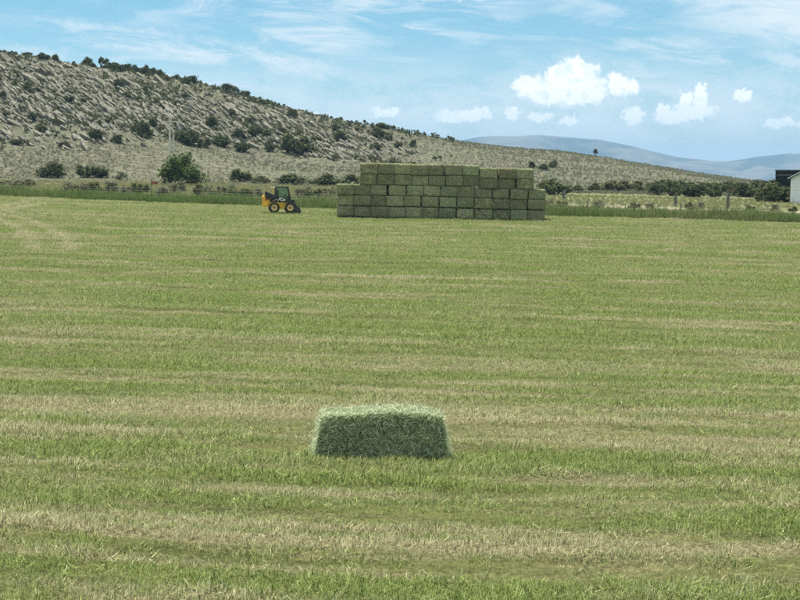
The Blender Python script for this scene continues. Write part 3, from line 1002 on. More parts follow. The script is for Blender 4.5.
BW, BL, BH = 1.268, 2.4, 0.775
def build_stack():
    bodies = []; twines = []; loose = []
    for i in range(7):
        bm = rounded_box(BW, BL, BH, 9, 12, 6, 0.035, 0.075, 11 + i * 7)
        bodies.append(bm_mesh('bale_body', bm, M['hay'], True))
        rg = random.Random(i)
        xs = [(-0.5 + (k + 0.5) / 6) * BW * 0.95 + rg.uniform(-.02, .02) for k in range(6)]
        V, Fc = twine_loops(xs, BL, BH, 0.010, 0.004)
        twines.append(mesh_np('twine', V, Fc, M['twine']))
        V, Fc = strands(700, BW - .02, BL - .02, BH - .02, 0.08, 0.28, 0.020, 200 + i, [(1, -1, 4.0), (2, 1, 2.0), (0, -1, 1), (0, 1, 1)], 0.35)
        loose.append(mesh_np('loose_hay', V, Fc, M['hay_strand_pale']))
    rg = random.Random(4)
    ox, oy = -4.62 + BW / 2, 118.6
    yaw = R(-2.0)
    rows = [(12, 0.0, 'bottom row'), (12, 0.0, 'second row up'), (12, 0.0, 'third row up'), (10, 1.72, 'fourth row up'), (10, 1.72, 'top row')]
    pitch = 1.272
    side = Vector((math.cos(yaw), math.sin(yaw), 0))
    back = Vector((-math.sin(yaw), math.cos(yaw), 0))
    # rows are not quite in step: each drifts along its length
    shift = []
    for r in range(5):
        a = rg.uniform(-0.16, 0.16)
        shift.append([a * math.sin(math.pi * c / 11.0) + 0.05 * math.sin(c * 0.9 + r * 1.7) for c in range(12)])
    sag = [[0.03 * math.sin(c * 1.3 + r) for c in range(12)] for r in range(5)]
    for r, (n, off, rn) in enumerate(rows):
        for c in range(n):
            along = off + c * pitch + rg.uniform(-0.02, 0.02) + shift[r][c]
            q = Vector((ox, oy, 0)) + side * along + back * rg.uniform(-0.09, 0.09)
            hk = 0.95 if c + (1.35 if r >= 3 else 0) >= 8 else 1.0
            z = float(base_z(q.x, q.y)) + 0.03 + r * (BH * hk + 0.006) + (0.05 * vnoise(c * 0.6, r * 0.1, 19) if r else 0)
            if r >= 3 and c >= 7:
                z -= 0.0
            squash = 1.0
            ro = Euler((0, math.atan(0.02), yaw + R(rg.uniform(-1.6, 1.6))))
            k = rg.randrange(7)
            e = empty('hay_bale', q.to_tuple()[:2] + (z,), ro)
            flip = rg.random() < 0.5
            if flip:
                e.rotation_euler.z += math.pi
                e.rotation_euler.y = -e.rotation_euler.y
            sc = rg.uniform(0.97, 1.0)
            e.scale = (sc, 1.0, rg.uniform(0.965, 1.0) * hk)
            link('bale_body', bodies[k], e)
            link('twine', twines[k], e)
            l = link('loose_hay', loose[k], e); l['kind'] = 'stuff'
            tag(e, 'green hay bale in the %s of the stack, %s from the left' % (rn, ordinal(c + 1)), 'hay bale', 'bales in the big stack')
build_stack()

def build_front_bale():
    p = hit(380, 463.0)
    e = empty('hay_bale', (p.x, p.y + 0.46, float(base_z(p.x, p.y + 0.46)) + 0.01), (0, math.atan(0.016), R(3.5)))
    sx, sy, sz = 2.30, 0.90, 0.80
    bm = rounded_box(sx, sy, sz, 46, 16, 14, 0.13, 0.045, 77, 0.012)
    def taper(c):                              # slumped: narrower and rounder towards the top
        c = np.asarray(c, float).copy()
        t = np.clip(c[:, 2] / sz, 0, 1.2)
        c[:, 0] *= 1.02 - 0.085 * t ** 1.5
        c[:, 2] -= 0.07 * (np.abs(c[:, 0]) / (sx / 2)) ** 5 * t
        c[:, 2] += 0.025 * np.sin(c[:, 0] * 3.1 + 0.6) * t
        return c
    co = taper([v.co[:] for v in bm.verts])
    for v, q in zip(bm.verts, co):
        v.co = q
    link('bale_body', bm_mesh('bale_body', bm, M['hay_core'], True), e)
    # strings run lengthwise: build them along y, then turn
    V, Fc = twine_loops([(-0.5 + (k + 0.5) / 6) * sy * 0.92 for k in range(6)], sx - .04, sz - .02, 0.004, 0.0)
    V = taper([(v[1], -v[0], v[2]) for v in V])
    for k in range(6):
        n8 = 8 * 4
        link('twine', mesh_np('twine', V[k * n8:(k + 1) * n8], [tuple(q for q in f) for f in Fc[:28]], M['twine_blue']), e)
    fcs = [(1, -1, 5.0), (2, 1, 3.4), (0, -1, 1.3), (0, 1, 1.3), (1, 1, 1.5)]
    V1, F1 = strands(16000, sx - .03, sy - .03, sz - .03, 0.06, 0.19, 0.0105, 301, fcs, 0.35, 0.25)
    V2, F2 = strands(2400, sx - .06, sy - .06, sz - .06, 0.12, 0.30, 0.009, 302, fcs, 0.7, 0.55)
    # skirt of fallen hay round the foot
    rg = np.random.default_rng(5)
    V3, F3 = blades(2600, 1.0, 0.12, 0.007, 1.3, 0.3, 303, 0.6)
    V3 = V3.reshape(-1, 5, 3)
    a = rg.uniform(0, 2 * np.pi, len(V3))
    ex = np.sign(np.cos(a)) * np.abs(np.cos(a)) ** 0.45; ey = np.sign(np.sin(a)) * np.abs(np.sin(a)) ** 0.45
    base = V3[:, :1, :].copy(); base[:, :, 2] = 0
    r_ = rg.normal(1.0, 0.05, len(V3))
    c = np.stack([ex * (sx / 2 + .02) * r_, ey * (sy / 2 + .03) * r_, np.zeros(len(V3))], 1)[:, None, :]
    V3 = (V3 - base + c).reshape(-1, 3)
    V3[:, 2] = np.maximum(V3[:, 2], 0.0) + 0.01
    V1 = taper(V1); V2 = taper(V2)
    V = np.concatenate([V1, V2, V3]); Fa = np.concatenate([F1, F2 + len(V1), F3 + len(V1) + len(V2)])
    o = link('loose_hay', mesh_np('loose_hay', V, Fa, M['hay_strand']), e)
    o['kind'] = 'stuff'
    tag(e, 'single shaggy green hay bale lying alone in the foreground stubble', 'hay bale')
build_front_bale()

# ------------------------------------------------------------------ skid steer loader
def build_loader():
    p = hit(280.7, 213.2)
    root = empty('skid_steer_loader', (p.x, p.y + 0.8, float(base_z(p.x, p.y + 0.8)) + 0.03), (0, math.atan(0.02), R(7)))
    tag(root, 'yellow and black skid steer loader with cream wheel rims beside the hay stack', 'loader')
    # local axes: x forward (bucket), y away from the viewer, z up
    body = prism_part('chassis', M['yellow'], root, [(-0.98, 0.30), (0.98, 0.30), (1.06, 0.46), (1.0, 0.80), (-1.0, 0.80), (-1.05, 0.5)], -0.60, 0.60, 0.03)
    prism_part('side_panel', M['black'], root, [(-1.05, 0.815), (1.03, 0.815), (0.96, 0.98), (0.60, 1.02), (-0.55, 1.02), (-1.05, 1.10)], -0.56, 0.56, 0.02)
    hood = prism_part('engine_hood', M['black'], root, [(-1.28, 1.03), (-0.52, 1.03), (-0.52, 1.30), (-0.85, 1.42), (-1.22, 1.40)], -0.50, 0.50, 0.03)
    rear = prism_part('counterweight', M['yellow'], root, [(-1.46, 0.42), (-1.10, 0.42), (-1.06, 0.72), (-0.86, 0.98), (-1.24, 1.30), (-1.34, 1.34), (-1.46, 1.22)], -0.66, 0.66, 0.035)
    prism_part('warning_triangle', M['orange'], rear, [(-1.31, 0.90), (-1.13, 0.90), (-1.22, 1.06)], -0.672, -0.664)
    for s in (-1, 1):
        box_part('tail_light', M['orange'], rear, -1.475, -1.45, s * 0.5 - 0.06, s * 0.5 + 0.06, 1.05, 1.15, bev=0.006)
    for k in range(5):
        box_part('grille_slat', M['dark'], rear, -1.478, -1.458, -0.32, 0.32, 0.66 + k * 0.085, 0.70 + k * 0.085)
    # cab frame
    cab = prism_part('cab_roof', M['black'], root, [(-0.50, 1.90), (0.46, 1.90), (0.56, 1.94), (0.44, 1.985), (-0.44, 1.985), (-0.53, 1.95)], -0.50, 0.50, 0.012)
    for s in (-1, 1):
        y0, y1 = (-0.50, -0.44) if s < 0 else (0.44, 0.50)
        prism_part('cab_pillar', M['black'], root, [(-0.53, 1.02), (-0.43, 1.02), (-0.40, 1.90), (-0.50, 1.90)], y0, y1, 0.008)
        prism_part('cab_pillar', M['black'], root, [(0.62, 0.99), (0.72, 0.97), (0.50, 1.90), (0.42, 1.90)], y0, y1, 0.008)
        prism_part('window_pane', M['glass'], root, [(-0.425, 1.06), (0.615, 1.03), (0.42, 1.89), (-0.40, 1.89)], s * 0.468 - 0.006, s * 0.468 + 0.006)
        box_part('cab_rail', M['black'], root, -0.428, 0.61, y0 + 0.004, y1 - 0.004, 1.022, 1.07)
    bm = bmesh.new()
    prism(bm, [(0.655, 1.03), (0.667, 1.03), (0.475, 1.89), (0.463, 1.89)], -0.435, 0.435)
    link('window_pane', bm_mesh('window_pane', bm, M['glass']), root)
    bm = bmesh.new()
    prism(bm, [(-0.49, 1.08), (-0.478, 1.08), (-0.455, 1.89), (-0.467, 1.89)], -0.435, 0.435)
    link('window_pane', bm_mesh('window_pane', bm, M['glass']), root)
    # seat
    seat = box_part('seat', M['seat'], root, -0.30, 0.16, -0.24, 0.24, 1.03, 1.16, bev=0.03)
    box_part('seat_back', M['seat'], seat, -0.36, -0.24, -0.23, 0.23, 1.165, 1.70, bev=0.03)
    for s in (-1, 1):
        V, Fc = tube_np([(0.25, s * 0.3, 1.02), (0.28, s * 0.3, 1.22), (0.24, s * 0.28, 1.34)], [0.015, 0.015, 0.028])
        link('control_lever', mesh_np('control_lever', V, Fc, M['dark']), root)
    box_part('cab_bulkhead', M['black'], root, -0.42, -0.37, -0.42, 0.42, 1.03, 1.62)
    box_part('cab_console', M['black'], root, 0.36, 0.56, -0.40, 0.40, 1.03, 1.26, bev=0.02)
    for k in range(4):
        box_part('screen_bar', M['black'], root, -0.36 + k * 0.06, 0.52 - k * 0.05, 0.425, 0.437, 1.18 + k * 0.18, 1.195 + k * 0.18)
    # beacon and work lights
    box_part('light_bar', M['amber'], root, -0.86, -0.50, -0.46, -0.30, 1.86, 1.94, bev=0.02)
    box_part('light_bracket', M['yellow'], root, -0.72, -0.66, -0.42, -0.34, 1.40, 1.86)
    for s in (-1, 1):
        box_part('work_light', M['lamp'], root, 0.53, 0.60, s * 0.36 - 0.07, s * 0.36 + 0.07, 1.86, 1.93, bev=0.01)
    # single lift arm on the near side, from the rear tower down past the cab to the bucket
    prism_part('arm_tower', M['black'], root, [(-1.20, 1.0), (-0.70, 1.0), (-0.84, 1.46), (-1.26, 1.56), (-1.32, 1.44)], -0.80, -0.69, 0.015)
    arm = prism_part('lift_arm', M['black'], root, [(-1.30, 1.50), (-1.22, 1.60), (-0.70, 1.37), (0.20, 1.02), (0.86, 0.90), (1.08, 0.62), (1.14, 0.26), (1.00, 0.24), (0.92, 0.54), (0.74, 0.70), (0.15, 0.79), (-0.76, 1.14)], -0.92, -0.81, 0.018)
    V, Fc = tube_np([(-0.95, -0.76, 0.86), (-0.15, -0.76, 0.99)], [0.045, 0.045], 10)
    link('hydraulic_cylinder', mesh_np('hydraulic_cylinder', V, Fc, M['dark'], True), arm)
    # white lettering on the arm
    cu = bpy.data.curves.new('lettering', 'FONT')
    cu.body = 'JCB'; cu.size = 0.30; cu.extrude = 0.004; cu.offset = 0.012; cu.align_x = 'CENTER'; cu.shear = 0.25; cu.space_character = 1.12
    tmp = bpy.data.objects.new('lettering', cu)
    COL.objects.link(tmp)
    bpy.context.view_layer.update()
    me = bpy.data.meshes.new_from_object(tmp.evaluated_get(bpy.context.evaluated_depsgraph_get()))
    bpy.data.objects.remove(tmp)
    me.materials.clear(); me.materials.append(M['white'])
    lt = link('lettering', me, arm, (-0.06, -0.929, 0.91), (R(90), R(20), 0))
    # wheels
    prof = [(0.19, -0.02), (0.24, -0.03), (0.33, -0.03), (0.375, 0.0), (0.39, 0.05), (0.39, 0.19), (0.37, 0.24), (0.30, 0.25), (0.19, 0.25), (0.19, -0.02)]
    for wx in (-0.58, 0.63):
        for s in (-1, 1):
            y0 = -0.86 if s < 0 else 0.61
            wheel = empty('wheel', (wx, y0, 0.38)); wheel.parent = root
            bm = bmesh.new()
            cyl_y(bm, 0, 0, 0.39, 0, 0.25, 32, prof)
            for k in range(20):           # lugs
                mt = Matrix.Rotation(2 * math.pi * k / 20, 4, 'Y')
                bx(bm, -0.022, 0.022, 0.01 + 0.11 * (k % 2), 0.13 + 0.11 * (k % 2), 0.375, 0.412, mtx=mt)
            link('tyre', bm_mesh('tyre', bm, M['rubber']), wheel)
            rim_y = 0.0 if s < 0 else 0.25
            q = 1 if s < 0 else -1
            bm = bmesh.new()
            cyl_y(bm, 0, 0, 0.2, 0, 0, 28, [(0, rim_y + q * 0.07), (0.07, rim_y + q * 0.07), (0.14, rim_y + q * 0.05), (0.175, rim_y - q * 0.005), (0.245, rim_y - q * 0.040), (0.255, rim_y - q * 0.02), (0.188, rim_y + q * 0.12), (0, rim_y + q * 0.13)])
            link('rim', bm_mesh('rim', bm, M['rim'], True), wheel)
            bm = bmesh.new()
            cyl_y(bm, 0, 0, 0.07, 0, 0, 16, [(0, rim_y + q * 0.02), (0.06, rim_y + q * 0.02), (0.075, rim_y + q * 0.07), (0, rim_y + q * 0.075)])
            link('hub', bm_mesh('hub', bm, M['dark']), wheel)
    # bucket
    bm = bmesh.new()
    prism(bm, [(1.00, 0.06), (1.46, 0.02), (1.47, 0.05), (1.08, 0.10), (1.05, 0.40), (1.14, 0.52), (1.10, 0.54), (0.99, 0.42)], -0.86, 0.86)
    bucket = link('bucket', bm_mesh('bucket', bm, M['dark']), root)
    for s in (-1, 1):
        prism_part('bucket_side', M['dark'], bucket, [(1.0, 0.05), (1.46, 0.02), (1.47, 0.06), (1.36, 0.40), (1.12, 0.54), (1.0, 0.42)], s * 0.862 - 0.014 * (1 - s) , s * 0.862 + 0.014 * (1 + s))
    # step and grab rail
    box_part('step', M['dark'], root, 0.80, 0.98, -0.66, -0.54, 0.50, 0.54)
    for s in (-1, 1):
        V, Fc = tube_np([(0.52, s * 0.52, 1.1), (0.62, s * 0.60, 1.35), (0.50, s * 0.52, 1.7)], [0.014] * 3)
        link('grab_rail', mesh_np('grab_rail', V, Fc, M['dark']), root)
build_loader()

# ------------------------------------------------------------------ shrubs and trees
def leaf_cloud(n, lobes, size, seed, flat=0.6, up=0.0):
    """many small leaf clumps through the volume of a few uneven lobes"""
    rg = np.random.default_rng(seed)
    lob = np.array(lobes, float)
    wgt = (lob[:, 3] * lob[:, 4] * lob[:, 5]); wgt /= wgt.sum()
    k = rg.choice(len(lob), n, p=wgt)
    d = rg.normal(size=(n, 3)); d /= np.linalg.norm(d, axis=1, keepdims=True)
    r = rg.uniform(0, 1, n) ** 0.42 * (1 + 0.20 * rg.normal(size=n))
    p = lob[k, :3] + d * r[:, None] * lob[k, 3:6]
    p[:, 2] = np.maximum(p[:, 2], 0.02)
    nr = d * 0.9 + rg.normal(size=(n, 3)) * 0.8 + np.array([0, 0, 0.3])
    nr /= np.linalg.norm(nr, axis=1, keepdims=True)
    a = np.cross(nr, rg.normal(size=(n, 3)) + np.array([0, 0, up])); a /= np.linalg.norm(a, axis=1, keepdims=True)
    b = np.cross(nr, a)
    s = (size * rg.uniform(0.5, 1.3, n))[:, None]
    a = a * s * flat; b = b * s
    V = np.stack([p - b, p + a, p + b, p - a], 1)
    V[:, :, 2] = np.maximum(V[:, :, 2], 0.0)
    i = np.arange(n)[:, None] * 4
    return V.reshape(-1, 3), i + np.array([[0, 1, 2, 3]])
def stems_mesh(lobes, rad, seed, mat, nstem=None):
    rg = random.Random(seed)
    V = []; Fc = []
    for lb in lobes[:nstem or len(lobes)]:
        e = Vector(lb[:3])
        s = Vector((rg.uniform(-.06, .06), rg.uniform(-.06, .06), -0.06))
        m = s.lerp(e, 0.5) + Vector((rg.uniform(-.08, .08), rg.uniform(-.08, .08), 0.02))
        v, f = tube_np([s, m, e], [rad, rad * 0.7, rad * 0.3], 5)
        b0 = len(V)
        V += v; Fc += [tuple(b0 + q for q in g) for g in f]
    return mesh_np('stems', V, Fc, mat, True)
PLANTS = {}
def plant_kind(key, mat, n, size, shape, count=4, stem=0.03, flat=0.6, up=0.0):
    out = []
    for i in range(count):
        rg = random.Random(hash((len(key), i)) % 9999 + sum(map(ord, key)))
        lobes = shape(rg)
        V, Fc = leaf_cloud(n, lobes, size, 31 * i + len(key), flat, up)
        out.append((stems_mesh(lobes, stem, i, M['bark']), mesh_np('crown', V, Fc, mat)))
    PLANTS[key] = out
def dome(rg):      # broad dense bush, 1 wide x 1 high
    L = []
    for k in range(11):
        a = rg.uniform(0, 6.28); r = rg.uniform(0.05, 0.36)
        q = rg.uniform(0.13, 0.24)
        z = rg.uniform(0.2, 0.86 - r * 0.9)
        L.append((r * math.cos(a), r * math.sin(a), z, q, q, q * rg.uniform(0.8, 1.2)))
    L.append((0, 0, 0.38, 0.36, 0.36, 0.36))
    return L
def loose(rg):     # loose brush with separate heads
    L = []
    for k in range(13):
        a = rg.uniform(0, 6.28); r = rg.uniform(0.05, 0.42)
        q = rg.uniform(0.09, 0.17)
        L.append((r * math.cos(a), r * math.sin(a), rg.uniform(0.22, 0.90 - r * 0.6), q, q, q * rg.uniform(0.9, 1.5)))
    return L
def upright(rg):   # willow clump
    L = []
    for k in range(15):
        a = rg.uniform(0, 6.28); r = rg.uniform(0.02, 0.40)
        q = rg.uniform(0.10, 0.16)
        L.append((r * math.cos(a), r * math.sin(a), rg.uniform(0.25, 0.86 - r * 0.3), q, q, q * rg.uniform(1.2, 2.0)))
    L.append((0, 0, 0.34, 0.40, 0.40, 0.32))
    return L
def tree(rg):      # small tree with a clear trunk
    L = [(rg.uniform(-.05, .05), 0, 0.72, 0.28, 0.28, 0.24)]
    for k in range(6):
        a = rg.uniform(0, 6.28)
        L.append((0.26 * math.cos(a), 0.26 * math.sin(a), rg.uniform(0.48, 0.82), 0.18, 0.18, 0.14))
    return L
plant_kind('juniper', M['leaf_dark'], 1400, 0.060, dome, 6)
plant_kind('brush', M['leaf_olive'], 1300, 0.055, loose, 6)
plant_kind('willow', M['leaf_green'], 3600, 0.042, upright, 3, flat=0.45, up=1.0)
plant_kind('greybrush', M['leaf_sage'], 700, 0.048, loose, 4)
plant_kind('tree', M['leaf_dark'], 420, 0.070, tree, 4, 0.035)
_prg = random.Random(99)
def plant(key, name, loc, wid, hgt, label, cat, group, dep=None):
    stems, crown = PLANTS[key][_prg.randrange(len(PLANTS[key]))]
    e = empty(name, (loc.x, loc.y, loc.z - 0.05 * hgt), (0, 0, _prg.uniform(0, 6.28)))
    e.scale = (wid, dep or wid, hgt)
    link('stems', stems, e)
    link('crown', crown, e)
    tag(e, label, cat, group)
    return e
def plant_px(key, name, px, py, wpx, hpx, label, cat='shrub', group=None):
    p = hit(px, py)
    k = p.y / F
    return plant(key, name, p, wpx * k * 1.2, hpx * k * 1.18, label, cat, group)

def build_plants():
    G1 = 'bushes at the foot of the hill'
    near = [
        ('juniper', 53, 178, 27, 18, 'dark rounded bush standing alone above the pale lane'),
        ('brush', 85, 178, 15, 13, 'brownish bush, first of the three left of the power pole'),
        ('juniper', 101, 178, 19, 14, 'dark bush, middle of the three left of the power pole'),
        ('greybrush', 120, 180, 15, 9, 'small grey-green bush, nearest of the three to the power pole'),
        ('willow', 185, 187, 44, 31, 'big bright green bush in front of the power pole'),
        ('brush', 243, 182, 22, 14, 'olive bush between the big green bush and the loader'),
        ('juniper', 261, 183.5, 20, 8, 'low dark bush right behind the loader'),
        ('juniper', 293, 184.5, 33, 12, 'wide dark bush just beyond the loader cab'),
        ('juniper', 326, 186, 26, 13, 'dark bush beside the low end of the hay stack'),
        ('brush', 349, 187, 26, 12, 'olive bush rising behind the low end of the hay stack'),
        ('brush', 553, 195, 34, 17, 'olive bush just beyond the road end of the hay stack'),
        ('juniper', 578, 193, 14, 9, 'small dark bush next to the grey stump behind the hay stack'),
        ('juniper', 594, 192, 15, 10, 'small dark bush midway along the road brush'),
        ('brush', 614, 192, 24, 11, 'broad olive bush midway along the road brush'),
        ('brush', 636, 193, 16, 9, 'low olive bush left of the willow thicket by the road'),
        ('juniper', 655, 195, 20, 13, 'dark bush at the near edge of the roadside thicket'),
        ('brush', 671, 196, 18, 16, 'tall brown-olive bush behind the middle grey stump'),
        ('juniper', 693, 197, 30, 16, 'dark green bush between the two right grey stumps'),
        ('brush', 712, 197, 18, 14, 'olive bush close left of the tall grey stump'),
        ('juniper', 744, 197, 32, 15, 'dark green bush close right of the tall grey stump'),
        ('brush', 771, 202, 30, 19, 'olive bush in front of the dark shed'),
        ('brush', 797, 203, 24, 14, 'olive bush against the white building wall'),
        ('brush', 626, 190, 30, 12, 'wide olive bush on the slope foot left of the roadside thicket'),
        ('brush', 662, 192, 34, 13, 'wide olive bush at the back of the roadside thicket'),
        ('juniper', 682, 193, 26, 14, 'dark bush at the back of the thicket, above the middle grey stump'),
        ('brush', 704, 193, 30, 14, 'olive bush at the back of the thicket, left of the tall stump'),
        ('juniper', 731, 194, 30, 15, 'dark bush directly behind the tall grey stump'),
        ('juniper', 757, 194, 30, 15, 'dark bush at the back of the thicket, left of the dark shed'),
        ('juniper', 785, 202, 28, 17.5, 'dark low bush below the dark shed'),
        ('greybrush', 12, 190, 44, 13, 'grey-green bush at the far left edge of the field'),
    ]
    for key, px, py, w_, h_, lab in near:
        plant_px(key, 'bush' if key != 'willow' else 'willow_bush', px, py, w_, h_, lab, 'bush', G1)
    # low grey-green brush along the fence, left half
    xs = [78, 92, 108, 124, 139, 165, 178, 200, 213, 228, 241, 256, 302, 318, 333]
    rg = random.Random(21)
    for i, px in enumerate(xs):
        py = np.interp(px, [78, 330], [196, 202]) - rg.uniform(0, 3)
        plant_px(('greybrush', 'brush')[i % 3 == 1], 'fence_brush', px, py, rg.uniform(18, 28), rg.uniform(11, 17),
                 'grey-green brush behind the field fence, %s from the left' % ordinal(i + 1), 'bush', 'brush along the far field edge')
    # small bushes by the road, right half
    xs = [548, 561, 597, 634, 652, 690, 700, 748, 772, 792]
    for i, px in enumerate(xs):
        py = np.interp(px, [548, 800], [208, 214]) - rg.uniform(0, 2)
        plant_px(('greybrush', 'brush')[i % 2], 'roadside_brush', px, py, rg.uniform(8, 15), rg.uniform(6, 10),
                 'small brush on the field side of the dirt road, %s from the hay stack' % ordinal(i + 1), 'bush', 'brush along the dirt road')
    # shrubs on the hillside
    mid = [(146, 138, 17, 19), (154, 130, 10, 14), (137, 133, 8, 10), (190, 145, 22, 17), (178, 140, 12, 10), (212, 128, 14, 13), (205, 148, 14, 9), (222, 146, 22, 11),
           (240, 139, 12, 10), (243, 152, 17, 12), (255, 137, 14, 12), (268, 139, 10, 10), (270, 152, 10, 12), (298, 155, 32, 20), (292, 118, 12, 9), (283, 136, 14, 9),
           (316, 143, 10, 7), (341, 141, 15, 11), (336, 131, 9, 7), (321, 155, 8, 5), (378, 138, 18, 10), (388, 141, 9, 6), (376, 149, 12, 7), (398, 148, 9, 7), (413, 147, 8, 7),
           (451, 142, 7, 5), (532, 168, 8, 7), (543, 170, 10, 7), (551, 168, 9, 9), (97, 140, 16, 12), (118, 143, 14, 9), (43, 132, 12, 9), (35, 122, 9, 8), (62, 112, 9, 6),
           (72, 103, 11, 7), (88, 104, 11, 6), (30, 90, 8, 7), (40, 94, 8, 6), (110, 124, 10, 7), (10, 118, 10, 7), (5, 100, 9, 8), (18, 145, 12, 7), (66, 148, 12, 7), (128, 100, 9, 6),
           (165, 112, 9, 6), (232, 116, 10, 6), (187, 100, 9, 7), (150, 95, 10, 7), (120, 87, 10, 8), (252, 122, 9, 6), (310, 125, 8, 5), (360, 132, 8, 5)]
    mid.sort()
    for i, (px, py, w_, h_) in enumerate(mid):
        if px > 500:
            lab = 'dark shrub on the bare brown slope beyond the hay stack, %s from the left' % ORD[i - len(mid) + 4]
            g = 'shrubs on the bare brown slope'
        else:
            lab = 'dark juniper among the hillside rocks, %s from the left' % ordinal(i + 1)
            g = 'junipers on the rocky hillside'
        plant_px('juniper' if i % 3 else 'brush', 'juniper_shrub', px, py, w_, h_, lab, 'shrub', g)
    # trees along the crest
    rg = random.Random(8)
    cx = []
    x = 1.0
    while x < 440:
        dense = (x < 62) or (88 < x < 196) or (222 < x < 268) or (368 < x < 392)
        cx.append((x, dense))
        x += rg.uniform(4.2, 9.0) if dense else rg.uniform(9, 17)
    cx.append((595, None))
    for i, (px, dense) in enumerate(cx):
        p = crest(px)
        k = p.y / F
        hpx = (rg.uniform(6, 11.5) if 88 < px < 268 else rg.uniform(4.5, 8.5)) if dense else rg.uniform(3, 6)
        if dense is None:
            plant('tree', 'crest_tree', p, 6 * k, 9 * k, 'lone small tree on the brown ridge above the road', 'tree', None)
            continue
        p = p + Vector((0, -rg.uniform(0, 4), 0)); p.z = float(ground_z(p.x, p.y))
        key = 'juniper' if dense and rg.random() < 0.8 else 'tree'
        wpx = hpx * (rg.uniform(1.1, 1.7) if key == 'juniper' else rg.uniform(0.7, 1.0))
        plant(key, 'crest_tree', p, wpx * k, hpx * k, 'dark tree on the rocky crest against the sky, %s from the left' % ordinal(i + 1), 'tree', 'trees along the rocky crest')
build_plants()

# ------------------------------------------------------------------ low brush on hill and flats, tall grass at the field edge
def build_low_cover():
    c = hidden_collection('sage_clumps')
    for i in range(5):
        rg = random.Random(i)
        V, Fc = leaf_cloud(44, loose(rg), 0.11, 900 + i, 0.7)
        c.objects.link(bpy.data.objects.new('sage_clump', mesh_np('sage_clump', V, Fc, M['leaf_sage'])))
    xs = np.arange(-190, 260, 3.0); ys = np.arange(232, 480, 3.0)
    yy, xx = np.meshgrid(ys, xs, indexing='ij')
    z = ground_z(xx, yy)
    me = mesh_np('sagebrush', np.stack([xx, yy, z - 0.05], 2), grid_faces(len(ys), len(xs)))
    rk = rocky(xx, yy)
    n = fbm(xx * 0.05, yy * 0.05, 131, 3)
    fattr(me, 'dens', (0.42 * sstep(0.3, 0.6, n) + 0.30) * (1 - 0.6 * rk))
    fattr(me, 'size', 0.34 + 0.26 * n + 0.40 * rk)
    scatter('sagebrush', me, c, seed=4, tilt=0.1, smin=0.6, smax=1.5, label='low grey-green sagebrush dotted over the hillside')
    c2_ = hidden_collection('rock_brush')
    for i in range(4):
        V, Fc = leaf_cloud(60, loose(random.Random(40 + i)), 0.12, 950 + i, 0.7)
        c2_.objects.link(bpy.data.objects.new('rock_brush', mesh_np('rock_brush', V, Fc, M['leaf_dark' if i % 2 else 'leaf_olive'])))
    me = mesh_np('rock_brush', np.stack([xx, yy, z - 0.05], 2), grid_faces(len(ys), len(xs)))
    n2 = fbm(xx * 0.09, yy * 0.09, 177, 3)
    v_ = (yy - y_toe(xx)) / (y_ridge(xx) - y_toe(xx))
    fattr(me, 'dens', rk * (0.035 + 0.26 * sstep(0.42, 0.60, n2)) + 0.10 * sstep(0.86, 0.95, v_) * sstep(1.1, 1.02, v_) * sstep(20, -40, xx))
    fattr(me, 'size', 0.55 + 1.1 * n2)
    scatter('rock_brush', me, c2_, seed=14, tilt=0.1, smin=0.6, smax=1.5, label='small dark brush growing between the hillside rocks')
    # tall grass strip behind the mown field
    tg = tuft_set('tall_tuft', M['tall_grass'], [
        dict(n=46, rad=0.32, h=h_, wdt=0.022, lean=l_, bend=0.6, seed=50 + i) for i, (h_, l_) in enumerate([(0.6, .25), (0.75, .3), (0.5, .4), (0.68, .35), (0.85, 0.25)])])
    xs = np.arange(-95, 90, 1.5); t = np.concatenate([np.arange(0, 14, 0.7), np.arange(14, 96, 4.0)])
    tt, xx = np.meshgrid(t, xs, indexing='ij')
    yy = field_edge(xx) + 0.5 + tt
    z = base_z(xx, yy)
    n = fbm(xx * 0.08, yy * 0.08, 141, 3)
    lane = np.exp(-(((xx - np.interp(yy, [140, 150, 230, 240], [-32, -33, -49, -52])) / 3.4) ** 2)) * (xx < -20)
    # the road stays clear
    rx = np.array([120, 60, 38, 23, 6, -15, -36, -52, -80, -140.0])[::-1]; ry = np.array([108, 136.5, 146.5, 151.5, 163, 188, 217, 231, 243, 258.0])[::-1]
    onroad = np.abs(yy - np.interp(xx, rx, ry)) < np.where(xx > 10, 3.4, 4.0)
    deep = np.where(xx > 4, 6.5, 10.0) + 3 * (n - 0.5)
    dens = np.where(tt < deep, 5.0, 0.9 * sstep(0.35, 0.6, n) + 0.35) * (1 - 0.7 * lane) * np.where(onroad, 0, 1)
    size = np.where(tt < deep, 0.45 + 1.1 * n + 0.5 * (fbm(xx * 0.35, yy * 0.3, 145, 2) - 0.5), np.where(xx > 4, 0.4, 0.75)) * np.interp(tt, [0, 1.5, 9, 20], [0.55, 1.0, 1.0, 1.0]) * np.where(xx > 4, 1.08, 1.2)
    me = mesh_np('tall_grass', np.stack([xx, yy, z], 2), grid_faces(len(t), len(xs)))
    fattr(me, 'dens', dens); fattr(me, 'size', size)
    fattr(me, 'dry', np.clip(np.where(tt < deep, 0.12, 0.62) + (n - 0.5) * 0.9, 0, 1))
    scatter('tall_grass', me, tg, seed=9, tilt=0.12, label='tall uncut green grass along the far edge of the field')
build_low_cover()

